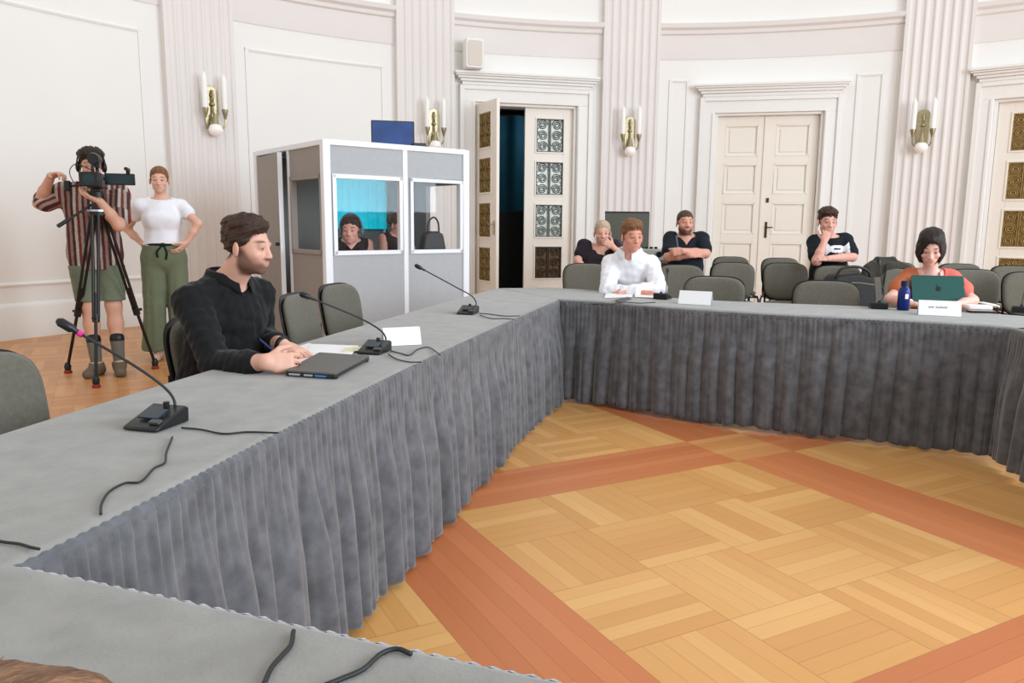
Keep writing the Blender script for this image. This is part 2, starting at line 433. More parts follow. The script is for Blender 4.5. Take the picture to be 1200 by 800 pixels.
# door 2: shut, cream panelled
def leaf_panelled(root, x0, x1, H):
    w_ = x1-x0; th = 0.05; f = MB(); s_ = 0.125
    f.box((-w_/2+s_/2, 0, H/2), (s_, th, H)); f.box((w_/2-s_/2, 0, H/2), (s_, th, H))
    zs = [(H-0.13, 2.335), (2.22, 1.755), (1.62, 1.13), (1.0, 0.25)]
    prev = H
    for a, b in zs:
        f.box((0, 0, (prev+a)/2), (w_-2*s_, th, prev-a)); prev = b
        pw = w_-2*s_; ph = a-b; zc = (a+b)/2
        f.box((0, 0.012, zc), (pw, 0.02, ph))
        f.box((0, -0.002, zc), (pw-0.13, 0.016, ph-0.13))
        for s in (-1, 1):
            f.box((s*(pw/2-0.012), -0.012, zc), (0.024, 0.03, ph)); f.box((0, -0.012, zc+s*(ph/2-0.012)), (pw, 0.03, 0.024))
    f.box((0, 0, prev/2), (w_-2*s_, th, prev))
    lf = f.build('door_leaf', doorwhite, root, bevel=0.004); lf.location = ((x0+x1)/2, 0.09, 0.012); return lf
d2, W2 = door(2, D2, None, None)
leaf_panelled(d2, -W2/2+0.045, -0.003, D2[2]-0.055); lr = leaf_panelled(d2, 0.003, W2/2-0.045, D2[2]-0.055)
hb = MB(); xx = -W2/4+0.08
hb.box((xx, -0.032, 1.20), (0.034, 0.012, 0.25)); hb.tube([(xx, -0.03, 1.24), (xx, -0.075, 1.24), (xx+0.10, -0.08, 1.24)], 0.009, 8); hb.box((xx, -0.032, 1.66), (0.04, 0.012, 0.07)); hb.build('door_handle', mat('dark_bronze', (0.3, 0.24, 0.14), 0.35, 0.9), lr)
MB().box((-W2/4, -0.034, (D2[2]-0.06)/2), (0.05, 0.02, D2[2]-0.06)).build('astragal', doorwhite, lr, bevel=0.004)
# door 3: shut, grilled
d3, W3 = door(3, D3, None, None)
for x0, x1 in ((-W3/2+0.045, -0.003), (0.003, W3/2-0.045)): leaf_grilled(d3, x0, x1, D3[2]-0.05, grillmat_bronze, (pane_amber,)*4)
# the dim corridor beyond door 1
p, q, t, nn = chord(D1); mid = (p+q)/2; ang1 = math.atan2(t[1], t[0])
teal = mat('teal_curtain_cloth', (0.05, 0.30, 0.38), 0.8, noise=0.2, nscale=3)
cb = thing('corridor_curtain', 'teal curtain hanging in the dark room behind the half-open door', 'curtain', tuple(mid - nn*2.0), ang1)
rows = []
for z in (0.05, 1.6, 3.2):
    rows.append([(x, 0.05*math.sin(x*16)+0.03*math.sin(x*7.3), z) for x in np.linspace(-1.6, 1.6, 120)])
MB().grid(rows).build('cloth', teal, cb, smooth=True)
MB().tube([(-1.65, 0, 3.2), (1.65, 0, 3.2)], 0.018, 8).build('rail', black, cb)
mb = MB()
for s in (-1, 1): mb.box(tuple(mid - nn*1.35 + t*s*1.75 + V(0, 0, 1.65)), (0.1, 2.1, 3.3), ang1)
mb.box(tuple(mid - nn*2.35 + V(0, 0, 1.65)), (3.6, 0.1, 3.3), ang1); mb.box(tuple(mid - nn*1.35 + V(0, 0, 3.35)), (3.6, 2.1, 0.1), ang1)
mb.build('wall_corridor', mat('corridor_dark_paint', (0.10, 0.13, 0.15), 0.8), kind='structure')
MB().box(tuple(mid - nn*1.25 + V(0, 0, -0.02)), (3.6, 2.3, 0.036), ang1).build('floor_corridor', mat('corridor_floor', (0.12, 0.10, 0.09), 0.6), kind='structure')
l = bpy.data.lights.new('corridor_fill_light', 'POINT'); l.energy = 14; l.color = (0.75, 0.9, 1.0); l.shadow_soft_size = 0.12  # added light without a fixture, brightens the teal curtain
lo = bpy.data.objects.new('corridor_fill_light', l); COL.objects.link(lo); lo.location = tuple(mid - nn*1.4 + t*0.9 + V(0, 0, 2.9))
cov = thing('covered_cabinet', 'black covered cabinet standing in the dark doorway', 'cabinet', tuple(mid - nn*1.0 - t*0.1), ang1)
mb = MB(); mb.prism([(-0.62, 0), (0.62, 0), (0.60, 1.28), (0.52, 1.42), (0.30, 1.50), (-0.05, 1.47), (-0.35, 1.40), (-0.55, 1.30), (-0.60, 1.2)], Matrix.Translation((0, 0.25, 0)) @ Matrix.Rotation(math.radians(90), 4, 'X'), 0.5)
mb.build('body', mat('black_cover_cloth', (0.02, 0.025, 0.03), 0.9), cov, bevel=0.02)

# wall sconces ---------------------------------------------------------------
opal = mat('opal_glass', (0.95, 0.93, 0.91), 0.25, emit=((1, 0.97, 0.92), 0.10)); candle = mat('white_candle_sleeve', (0.96, 0.96, 0.94), 0.45)
def make_sconce(ph, label):
    root = thing('wall_sconce', label, 'wall lamp', A(ph, RR-0.115, 2.36), -math.radians(ph), 'brass candle sconces on the fluted pilasters')
    # local: -y into the room
    out = [(-0.075, 0.06), (0.075, 0.06), (0.085, 0.25), (0.085, 0.50)] + [(0.085*math.cos(a), 0.50+0.085*math.sin(a)) for a in np.linspace(0.2, math.pi-0.2, 8)] + [(-0.085, 0.50), (-0.085, 0.25)]
    m4 = Matrix.Rotation(math.radians(90), 4, 'X')
    MB().prism(out, m4, 0.03).build('back_plate', brass, root, bevel=0.006)
    o = MB(); o.tube(smooth_path([(0, -0.02, 0.50), (0, -0.06, 0.52), (0, -0.075, 0.44), (0, -0.05, 0.36), (0, -0.07, 0.26), (0, -0.10, 0.20)], 5), 0.014, 8)
    o.ball((0, -0.05, 0.47), 0.026); o.ball((0, -0.055, 0.36), 0.03); o.build('scroll_ornament', brass, root, smooth=True)
    for s in (-1, 1):
        a = MB(); a.tube(smooth_path([(s*0.02, -0.03, 0.16), (s*0.06, -0.09, 0.06), (s*0.115, -0.12, 0.10), (s*0.125, -0.125, 0.22)], 6), 0.011, 8)
        a.lathe([(0.012, 0.18), (0.022, 0.22), (0.036, 0.27), (0.040, 0.30), (0.030, 0.305)], (s*0.125, -0.125, 0), 14)
        a.build('arm', brass, root, auto=40)
        MB().lathe([(0.034, 0.29), (0.0345, 0.66), (0.026, 0.685), (0.009, 0.72), (0.002, 0.735)], (s*0.125, -0.125, 0), 14).build('candle', candle, root, auto=40)
    g = MB(); g.lathe([(0.02, 0.24), (0.028, 0.20), (0.045, 0.12), (0.05, 0.105)], (0, -0.11, 0), 16); g.build('globe_holder', brass, root, auto=40)
    MB().ball((0, -0.11, 0.045), (0.088, 0.088, 0.078), 20, 12).build('glass_globe', opal, root, smooth=True)
    return root
for ph, l in ((-44.6, 'brass sconce with two white candles on the pilaster behind the standing woman'),
              (-22.7, 'brass candle sconce half hidden behind the interpreter booth'),
              (-1.3, 'brass candle sconce on the pilaster between the open door and the cream double door'),
              (28.05, 'brass candle sconce on the pilaster above the woman with the laptop')): make_sconce(ph, l)
# loudspeaker on the left door's cornice
sp = thing('wall_speaker', 'white box loudspeaker on the wall above the open door', 'loudspeaker', A(-18.65, RR-0.26, 3.525), -math.radians(-18.6-0))
MB().prism(rrect(0.27, 0.42, 0.03), Matrix.Rotation(math.radians(90), 4, 'X') @ Matrix.Translation((0, 0.21, -0.11)), 0.2).build('cabinet', white, sp, bevel=0.012)
MB().prism(rrect(0.21, 0.35, 0.03), Matrix.Rotation(math.radians(90), 4, 'X') @ Matrix.Translation((0, 0.21, 0.09)), 0.012).build('speaker_grille', mat('speaker_grille_cloth', (0.85, 0.82, 0.78), 0.8), sp)
MB().box((0, 0.18, 0.2), (0.06, 0.16, 0.08)).build('bracket', white, sp)
# ------------------------------------------------------------------ tables with skirts
def velvet(name, col):
    m = mat(name, col, 0.75, noise=0.30, nscale=17, sheen=0.55, spec=0.12, bump=0.15, bscale=220, detail=5)
    return m
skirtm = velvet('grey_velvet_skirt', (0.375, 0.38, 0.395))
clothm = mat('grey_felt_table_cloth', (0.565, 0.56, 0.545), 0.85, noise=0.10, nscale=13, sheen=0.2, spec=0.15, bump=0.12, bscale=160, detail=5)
TZ = 0.74
def resample(pts, ds):
    P = np.array(pts, float); d = np.r_[0, np.cumsum(np.linalg.norm(np.diff(P, axis=0), axis=1))]
    n = max(2, int(d[-1]/ds)); s = np.linspace(0, d[-1], n+1)
    return s, np.stack([np.interp(s, d, P[:, k]) for k in range(P.shape[1])], 1)
def folds(s, lo, hi, rng):
    """0..1 fold profile along s with random widths"""
    out = np.zeros_like(s); x = -rng.uniform(0, hi); edges = []
    while x < s[-1]+hi:
        edges.append(x); x += rng.uniform(lo, hi)
    edges = np.array(edges); amp = rng.uniform(0.45, 1.0, len(edges))
    i = np.clip(np.searchsorted(edges, s)-1, 0, len(edges)-2)
    t = (s-edges[i])/(edges[i+1]-edges[i]); t = t**1.3
    return amp[i]*np.sin(np.pi*t)**0.62
def skirted_table(label, front, back, seed, side=1, skirt_span=None, legs=(), group=None, z_hem=0.012, cut=None):
    """front/back: lists of (x, y); side: which way of the front path the skirt faces (+1 = right-hand side)"""
    F = np.array(smooth_path([(*p, 0) for p in front], 8))[:, :2]; B = np.array(smooth_path([(*p, 0) for p in back], 8))[:, :2]
    n = 60
    def par(P):
        d = np.r_[0, np.cumsum(np.linalg.norm(np.diff(P, axis=0), axis=1))]; s = np.linspace(0, d[-1], n+1)
        return np.stack([np.interp(s, d, P[:, k]) for k in (0, 1)], 1)
    Fp, Bp = par(F), par(B)
    base = (Fp.mean(0)+Bp.mean(0))/2
    root = thing('skirted_table', label, 'table', (base[0], base[1], 0), 0, group)
    rng = np.random.RandomState(seed)
    loc = lambda p, z: (p[0]-base[0], p[1]-base[1], z)
    top = MB(); rows = []
    for i in range(n+1):
        f, b = Fp[i], Bp[i]; r = []
        d = unit(f-b); L = np.linalg.norm(f-b)
        wob = lambda k: 0.0
        r.append(loc(b-d*0.012, TZ-0.11)); r.append(loc(b-d*0.012, TZ-0.014)); r.append(loc(b-d*0.006, TZ-0.003)); r.append(loc(b+d*0.01, TZ))
        for k in range(1, 16):
            q = b+d*(0.01+(L-0.03)*k/16); r.append(loc(q, TZ))
        r += [loc(f-d*0.016, TZ), loc(f-d*0.004, TZ-0.004), loc(f+d*0.004, TZ-0.016), loc(f+d*0.005, TZ-0.035), loc(f-d*0.01, TZ-0.04), loc(f-d*0.02, TZ-0.11)]
        rows.append(r)
    top.grid(rows, closed=True); m = len(rows[0]); top.f.append(tuple(range(m))[::-1]); top.f.append(tuple(n*m+j for j in range(m)))
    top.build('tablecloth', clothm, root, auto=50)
    # skirt
    s, P = resample(F, 0.0065)
    if skirt_span:
        k = (s >= skirt_span[0]*s[-1]) & (s <= skirt_span[1]*s[-1]); s = s[k]-s[k][0]; P = P[k]
    T = np.gradient(P, axis=0); T /= np.linalg.norm(T, axis=1)[:, None]
    # smooth the tangents so folds do not cross at corners
    ker = np.hanning(31); ker /= ker.sum()
    T = np.stack([np.convolve(np.pad(T[:, k], 15, mode='edge'), ker, 'valid') for k in (0, 1)], 1); T /= np.linalg.norm(T, axis=1)[:, None]
    Nn = np.stack([T[:, 1], -T[:, 0]], 1)*side
    fine = folds(s, 0.022, 0.045, rng); co = folds(s, 0.085, 0.165, rng); co2 = folds(s, 0.06, 0.12, rng)
    lowf = np.interp(s, np.arange(0, s[-1]+1, 0.22), rng.uniform(0, 1, len(np.arange(0, s[-1]+1, 0.22))))
    sh = np.interp(s, np.arange(0, s[-1]+1, 0.35), rng.uniform(-1, 1, len(np.arange(0, s[-1]+1, 0.35))))
    hem = np.interp(s, np.arange(0, s[-1]+1, 0.12), rng.uniform(0, 0.018, len(np.arange(0, s[-1]+1, 0.12))))
    rows = []; NZ = 26
    for k in range(NZ+1):
        v = k/NZ; z = (TZ-0.020)*(1-v) + (z_hem)*v
        wv = min(1, v/0.55); wv = wv*wv*(3-2*wv)
        ss = np.clip(s+0.03*sh*v, 0, s[-1])
        c = np.interp(ss, s, co)*(1-0.35*v) + np.interp(ss, s, co2)*0.35*v
        off = 0.006 + 0.012*fine*(1-wv)*(1 if v > 0.02 else 0.6) + (0.014+0.080*v**0.55)*c*wv + 0.012*lowf*v
        zz = z + hem*v
        r = P+Nn*off[:, None]
        rows.append([(r[i, 0]-base[0], r[i, 1]-base[1], zz[i]) for i in range(len(s))])
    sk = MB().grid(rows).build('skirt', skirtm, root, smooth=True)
    so = sk.modifiers.new('thickness', 'SOLIDIFY'); so.thickness = 0.003; so.offset = -1
    # gathered heading strip along the top edge
    hd = MB(); rows = []
    for (o, z) in ((0.002, TZ-0.008), (0.010, TZ-0.012), (0.012, TZ-0.034), (0.004, TZ-0.040)):
        r = P+Nn*(o+0.004*fine*(1 if o > 0.005 else 0))[:, None]; rows.append([(r[i, 0]-base[0], r[i, 1]-base[1], z+0.0016*math.sin(s[i]*240)) for i in range(len(s))])
    hd.grid(rows).build('skirt_heading', skirtm, root, smooth=True)
    for (u, v) in legs:
        i = int(u*n); q = Fp[i]*(1-v)+Bp[i]*v
        MB().tube([loc(q, 0.0), loc(q, TZ-0.1)], 0.018, 10).build('leg', steel, root)
    return root
skirted_table('long grey skirted table on the left, where the man in black sits',
    [(-0.80, 1.06), (-0.71, 1.42), (-0.58, 2.03), (-0.34, 3.05), (0.0, 4.33), (0.33, 5.50)],
    [(-1.46, 0.98), (-1.36, 1.42), (-1.24, 2.03), (-1.00, 3.10), (-0.68, 4.36), (-0.37, 5.55), (-0.12, 6.40)], 3, 1, legs=((0.06, 0.85), (0.35, 0.85), (0.65, 0.85), (0.93, 0.85), (0.35, 0.2), (0.65, 0.2)))
skirted_table('curved grey skirted table along the back, under the teal laptop and blue bottle',
    [(0.335, 5.495), (0.62, 5.36), (1.06, 5.0), (1.66, 4.66), (2.27, 4.41), (2.66, 4.18), (2.70, 4.05)],
    [(-0.11, 6.41), (0.40, 6.45), (0.80, 6.12), (1.24, 5.62), (1.75, 5.38), (2.40, 5.16), (3.12, 4.70), (3.38, 4.2)], 8, 1, legs=((0.1, 0.8), (0.35, 0.8), (0.6, 0.8), (0.9, 0.8), (0.4, 0.25), (0.8, 0.25)))
skirted_table('grey skirted table at the right edge, turning back towards the near side',
    [(2.70, 4.10), (2.655, 3.7), (2.58, 3.2), (2.50, 2.7)], [(3.40, 4.21), (3.34, 3.6), (3.24, 3.1), (3.14, 2.6)], 15, 1, legs=((0.1, 0.8), (0.9, 0.8), (0.9, 0.2)))
skirted_table('grey skirted table nearest the camera, across the bottom left of the picture',
    [(1.30, 0.43), (0.60, 0.655), (0.04, 0.845), (-0.35, 0.985), (-0.72, 1.115), (-0.83, 1.15)], [(1.08, -0.20), (0.42, 0.02), (-0.18, 0.22), (-0.55, 0.35), (-0.95, 0.50), (-1.35, 0.95)][:6], 21, 1, skirt_span=(0.0, 0.985), legs=((0.05, 0.8), (0.5, 0.85), (0.05, 0.2), (0.5, 0.2)))

# ------------------------------------------------------------------ chairs
fabric = mat('grey_brown_chair_fabric', (0.405, 0.392, 0.352), 0.9, noise=0.10, nscale=60, sheen=0.15, spec=0.15, bump=0.2, bscale=300)
frame_m = mat('black_chair_frame', (0.07, 0.07, 0.07), 0.35, 0.5)
def pad(w, h, th, curve, ex=3.6, taper=0.10, nx=22, ny=18, crown=0.012):
    """cushioned pad in the x-z plane, front at -y... returns vertex rows front+back; curve bends it around the sitter"""
    m = MB(); rows = []
    def pt(u, v, side):
        # superellipse square -> rounded outline
        a = math.atan2(v, u); r = max(abs(u), abs(v))
        if r > 1e-6:
            c, s = math.cos(a), math.sin(a); R = 1/((abs(c)**ex+abs(s)**ex)**(1/ex)); x, z = r*R*c, r*R*s
        else: x = z = 0.0
        X = x*w/2*(1+taper*z*0.5); Z = z*h/2
        e = max(0.0, 1-r**6); d = th/2*(e**0.5)+crown*(1-r*r)*0.8
        return (X, (d if side > 0 else -d) + curve*(X/(w/2))**2*(1), Z)
    for side in (-1, 1):
        rows = [[pt(-1+2*i/nx, -1+2*j/ny, side) for i in range(nx+1)] for j in range(ny+1)]
        if side < 0: rows = [r[::-1] for r in rows]
        m.grid(rows)
    return m
def make_chair(label):
    # local: sitter faces +y, back pad at y = -0.22; origin on the floor under the seat
    root = thing('conference_chair', label, 'chair', (0, 0, 0), 0, 'grey upholstered conference chairs')
    tilt = Matrix.Rotation(math.radians(10), 4, 'X')
    b = pad(0.46, 0.40, 0.045, 0.035)
    b.v = [tuple(Matrix.Translation((0, -0.235, 0.675)) @ tilt @ Vector(p)) for p in b.v]
    b.build('backrest', fabric, root, smooth=True, weld=True)
    sh = pad(0.475, 0.415, 0.020, 0.036)
    sh.v = [tuple(Matrix.Translation((0, -0.262, 0.675)) @ tilt @ Vector(p)) for p in sh.v]
    sh.build('back_shell', black, root, smooth=True, weld=True)
    st = pad(0.47, 0.46, 0.06, 0.0, ex=5, taper=-0.06)
    st.v = [(x, z, 0.445+y) for x, y, z in st.v]; st.build('seat', fabric, root, smooth=True, weld=True)
    for s in (-1, 1):
        MB().tube([(s*0.22, 0.19, 0.405), (s*0.235, 0.205, 0.37), (s*0.245, 0.225, 0.0)], 0.011, 8).build('leg', frame_m, root, auto=50)
        MB().tube([(s*0.22, -0.17, 0.405), (s*0.235, -0.19, 0.37), (s*0.245, -0.245, 0.0)], 0.011, 8).build('leg', frame_m, root, auto=50)
        MB().tube(smooth_path([(s*0.19, -0.10, 0.405), (s*0.195, -0.235, 0.415), (s*0.195, -0.262, 0.52), (s*0.185, -0.272, 0.64)], 5), 0.011, 8).build('back_support', frame_m, root, auto=50)
        MB().tube([(s*0.225, -0.2, 0.405), (s*0.225, 0.2, 0.405)], 0.011, 8).build('side_rail', frame_m, root, auto=50)
    MB().tube([(-0.22, 0.185, 0.398), (0.22, 0.185, 0.398)], 0.010, 8).build('cross_rail', frame_m, root)
    return root
_first = []
def chair(px, ptop, face, label, ztop=0.868, depth=None):
    """px, ptop: pixel of the middle of the back's top edge; face: direction (x, y) the sitter faces"""
    q = at(px, ptop, y=depth) if depth else at(px, ptop, z=ztop)
    f = unit(face); rz = math.atan2(f[1], f[0])-math.pi/2
    loc = (q[0]+f[0]*0.27, q[1]+f[1]*0.27, 0)
    if not _first: o = make_chair(label); _first.append(o); o.location = loc; o.rotation_euler = (0, 0, rz)
    else: o = dup(_first[0], loc, rz, label)
    return o
RIGHT = (0.97, -0.24)
chair(-42, 420, (1.0, -0.12), 'grey conference chair cut by the left edge of the picture')
chair(238, 390, (0.92, -0.39), 'grey conference chair the man in black sits on', depth=3.28)
chair(343, 346, (0.99, -0.10), 'empty grey chair just beyond the man in black')
chair(392, 334, (0.95, -0.30), 'empty grey chair in front of the interpreter booth')
# at the back table
chair(741, 322, (-0.45, -0.89), 'grey chair hidden behind the white-shirted man at the table', depth=6.75)
chair(838, 325, (-0.30, -0.95), 'empty grey chair at the back table behind the blank name card')
chair(968, 330, (-0.20, -0.98), 'empty grey chair at the back table before the black bag')
chair(1096, 322, (-0.30, -0.95), 'grey chair the woman with the laptop sits on', depth=5.75)
# first row of the audience
chair(687, 302.5, (-0.05, -1), 'grey chair in the front audience row before the elderly woman', depth=7.9)
chair(797, 307, (-0.05, -1), 'grey chair in the front audience row before the man with crossed arms', depth=7.8)
chair(858, 308.5, (-0.10, -1), 'empty front-row audience chair at the left leaf of the cream door')
chair(920, 309, (-0.12, -1), 'empty front-row audience chair at the right leaf of the cream door')
chair(981, 312, (-0.14, -1), 'front-row audience chair with a black bag on it')
chair(1041, 315, (-0.18, -1), 'front-row audience chair with a dark jacket hung over it')
chair(1140, 316.5, (-0.24, -1), 'front-row audience chair right of the woman with the laptop')
chair(1208, 320, (-0.28, -1), 'front-row audience chair cut by the right edge of the picture')
# second row
chair(690, 290, (0, -1), 'grey chair the elderly woman sits on')
chair(803, 300, (0, -1), 'grey chair the man with crossed arms sits on')
chair(856, 301.5, (0, -1), 'empty back-row audience chair before the left leaf of the cream door')
chair(914, 303, (-0.05, -1), 'empty back-row audience chair before the right leaf of the cream door')
chair(972, 303, (-0.05, -1), 'grey chair the young man in the logo shirt sits on')
chair(1049, 304, (-0.08, -1), 'back-row audience chair behind the hung jacket', depth=8.75)
chair(1124, 305, (-0.12, -1), 'back-row audience chair behind the woman with the laptop', depth=8.55)
chair(1187, 309, (-0.15, -1), 'back-row audience chair before the grilled door at the right', depth=8.2)

# ------------------------------------------------------------------ interpreter booth
bo = thing('interpreter_booth', 'grey panelled interpreter booth with white frame and two front windows', 'booth', (-1.63, 6.80, 0), math.atan2(0.86, 1.10))
# local: x along the front (0..BW), y to the back (0..BD)
BW, BD, BH = 1.46, 1.62, 1.975
grey = mat('booth_grey_panel', (0.68, 0.69, 0.70), 0.7, noise=0.03, nscale=30); alu = mat('booth_white_aluminium', (0.92, 0.93, 0.95), 0.35); inner = mat('booth_lining', (0.50, 0.49, 0.47), 0.9)
clear = glass('booth_window_glass')
fr = MB(); pw = 0.05
for (x, y) in ((0, 0), (BW, 0), (0, BD), (BW, BD)): fr.box((x, y, BH/2), (pw+0.02, pw+0.02, BH))
fr.box((BW/2+0.05, 0, BH/2), (pw, pw, BH)); fr.box((0, BD*0.48, BH/2), (pw, pw, BH))
for z in (0.03, BH-0.02):
    fr.box((BW/2, 0, z), (BW, pw+0.01, 0.05)); fr.box((BW/2, BD, z), (BW, pw+0.01, 0.05)); fr.box((0, BD/2, z), (pw+0.01, BD, 0.05)); fr.box((BW, BD/2, z), (pw+0.01, BD, 0.05))
fr.build('frame', alu, bo, bevel=0.006)
MB().box((BW/2, BD/2, BH-0.015), (BW, BD, 0.03)).build('roof', grey, bo)
XM = BW/2+0.05; Z0, Z1 = 0.985, 1.685
def bpanel(name, x0, x1, z0, z1, y=0.0, m=grey, axis='x', fix=0.0):
    c, d = ((x0+x1)/2, fix, (z0+z1)/2), (x1-x0, 0.03, z1-z0)
    if axis == 'y': c, d = (fix, (x0+x1)/2, (z0+z1)/2), (0.03, x1-x0, z1-z0)
    return MB().box(c, d).build(name, m, bo)
def bwindow(x0, x1, z0, z1, axis='x', fix=0.0, ft=0.035, fm=alu):
    f = MB()
    def bx(cx, cz, dx, dz):
        f.box((cx, fix, cz) if axis == 'x' else (fix, cx, cz), (dx, 0.055, dz) if axis == 'x' else (0.055, dx, dz))
    bx((x0+x1)/2, z0+ft/2, x1-x0, ft); bx((x0+x1)/2, z1-ft/2, x1-x0, ft); bx(x0+ft/2, (z0+z1)/2, ft, z1-z0); bx(x1-ft/2, (z0+z1)/2, ft, z1-z0)
    o = f.build('window_frame', fm, bo, bevel=0.004)
    c, d = ((x0+x1)/2, fix, (z0+z1)/2), (x1-x0-ft, 0.006, z1-z0-ft)
    if axis == 'y': c, d = (fix, (x0+x1)/2, (z0+z1)/2), (0.006, x1-x0-ft, z1-z0-ft)
    MB().box(c, d).build('window_pane', clear, o)
for x0, x1 in ((0.025, XM-0.02), (XM+0.02, BW-0.025)):
    bpanel('lower_panel', x0, x1, 0.05, Z0); bpanel('upper_panel', x0, x1, Z1, BH-0.04); bwindow(x0+0.03, x1-0.01, Z0, Z1)
    bpanel('mullion_panel', x0, x0+0.03, Z0, Z1)
# left side: fixed panel with window towards the front, door leaf ajar at the back
sidep = mat('booth_grey_panel_shaded', (0.60, 0.575, 0.55), 0.7, noise=0.03, nscale=30)  # shaded copy of the booth grey: side-face shade put into the colour
ys = BD*0.48
bpanel('side_panel', 0.03, ys-0.02, 0.05, Z0, axis='y', m=sidep); bpanel('side_panel', 0.03, ys-0.02, Z1, BH-0.04, axis='y', m=sidep); bwindow(0.05, ys-0.04, Z0, Z1, axis='y', fm=sidep)
dl = MB().box((0, -(BD-ys-0.06)/2, BH/2), (0.03, BD-ys-0.06, BH-0.12)).build('door', sidep, bo, bevel=0.004)
dl.location = (-0.005, BD-0.03, 0.0); dl.rotation_euler = (0, 0, math.radians(-6))
k = MB(); k.tube([(-0.02, -(BD-ys-0.06)+0.06, 1.06), (-0.05, -(BD-ys-0.06)+0.06, 1.06)], 0.016, 10); k.build('door_knob', black, dl)
MB().box((0, -(BD-ys-0.06), BH/2), (0.04, 0.015, BH-0.12)).build('edge_strip', alu, dl)
# back and right side
bpanel('back_panel', 0.03, BW-0.03, 0.05, BH-0.04, fix=BD, m=inner)
bpanel('side_panel', 0.03, BD-0.03, 0.05, Z0-0.05, axis='y', fix=BW, m=inner); bpanel('side_panel', 0.03, BD-0.03, Z1, BH-0.04, axis='y', fix=BW, m=inner)
bpanel('side_panel', 0.03, 0.06, Z0-0.05, Z1, axis='y', fix=BW, m=inner); bpanel('side_panel', BD*0.44, BD-0.03, Z0-0.05, Z1, axis='y', fix=BW, m=inner); bwindow(0.06, BD*0.44, Z0-0.05, Z1, axis='y', fix=BW, fm=inner)
MB().box((BW/2, 0.14, 0.99), (BW-0.08, 0.22, 0.03)).build('ledge', inner, bo)
l = bpy.data.lights.new('booth_fill_light', 'AREA'); l.size = 0.5; l.energy = 2; l.color = (0.85, 0.95, 1.0)  # unseen light added inside the booth to brighten the turquoise cloth
lo = bpy.data.objects.new('booth_fill_light', l); COL.objects.link(lo); lo.parent = bo; lo.location = (BW*0.45, BD*0.55, BH-0.06)
bw = bo.matrix_basis.copy()
BM = Matrix.Translation((-1.63, 6.80, 0)) @ Matrix.Rotation(math.atan2(0.86, 1.10), 4, 'Z')
bang = math.atan2(0.86, 1.10)
def inb(x, y, z): return tuple(BM @ Vector((x, y, z)))
cur = thing('booth_reflection_cloth', 'glowing turquoise cloth added in the booth, standing in for a window reflection', 'curtain', inb(1.09, BD-0.12, 1.0), bang)  # added cloth in place of a turquoise reflection in the booth glass
rows = []
for i in range(14):
    v = i/13; z = 0.20+v*0.78
    rows.append([(x, 0.022*math.sin(x*58+0.8*math.sin(x*9))+0.015*math.sin(x*21+1), z) for x in np.linspace(-0.39+0.20*max(0, (v-0.45))**1.2, 0.345, 150)])
MB().grid(rows).build('cloth', mat('turquoise_reflection_glow', (0.10, 0.80, 0.88), 0.8, noise=0.12, nscale=12, emit=((0.10, 0.78, 0.86), 0.35)), cur, smooth=True)  # emission puts the brightness of the reflection into the cloth
MB().tube([(-0.4, 0, 0.985), (0.345, 0, 0.985)], 0.01, 8).build('rail', alu, cur)
# laptop on the roof
def laptop(name, label, loc, rz, w_, d_, ang, body, screen, lidm=None, scr=True):
    r = thing(name, label, 'laptop', loc, rz)
    b = MB(); b.prism(rrect(w_, d_, 0.012), Matrix.Identity(4), 0.016); b.build('base', body, r, bevel=0.002)
    MB().prism(rrect(w_*0.86, d_*0.42, 0.006, cy=d_*0.16), Matrix.Translation((0, 0, 0.016)), 0.0015).build('keyboard', black, r)
    MB().prism(rrect(w_*0.3, d_*0.28, 0.006, cy=-d_*0.27), Matrix.Translation((0, 0, 0.016)), 0.0008).build('touchpad', mat('touchpad_grey', (0.25, 0.25, 0.26), 0.4), r)
    M = Matrix.Translation((0, d_/2-0.006, 0.017)) @ Matrix.Rotation(math.radians(ang), 4, 'X')
    lid = MB().prism(rrect(w_, d_*0.97, 0.012, cy=d_*0.97/2), M, 0.008).build('lid', lidm or body, r, bevel=0.002)
    MB().prism(rrect(w_*0.94, d_*0.86, 0.004, cy=d_*0.97/2+0.004), M @ Matrix.Translation((0, 0, 0.008)), 0.001).build('screen', screen, lid)
    return r, lid, M
scr_blue = mat('blue_screen', (0.16, 0.26, 0.46), 0.25, emit=((0.22, 0.33, 0.55), 0.25), noise=0.25, nscale=6)
laptop('laptop', 'open laptop with blue screen standing on the booth roof', inb(0.88, 0.36, BH+0.004), bang-0.45, 0.42, 0.27, 88, mat('laptop_dark_grey', (0.2, 0.2, 0.21), 0.4), scr_blue)
cb_ = thing('cable_box', 'small black box beside the laptop on the booth roof', 'box', inb(1.0, 0.10, BH+0.004), bang-0.3)
MB().box((0, 0, 0.02), (0.13, 0.07, 0.04)).build('housing', black, cb_, bevel=0.008); MB().tube(smooth_path([(0.06, 0, 0.02), (0.12, 0.03, 0.01), (0.2, 0.0, 0.006)], 5), 0.004, 6).build('cable', black, cb_)
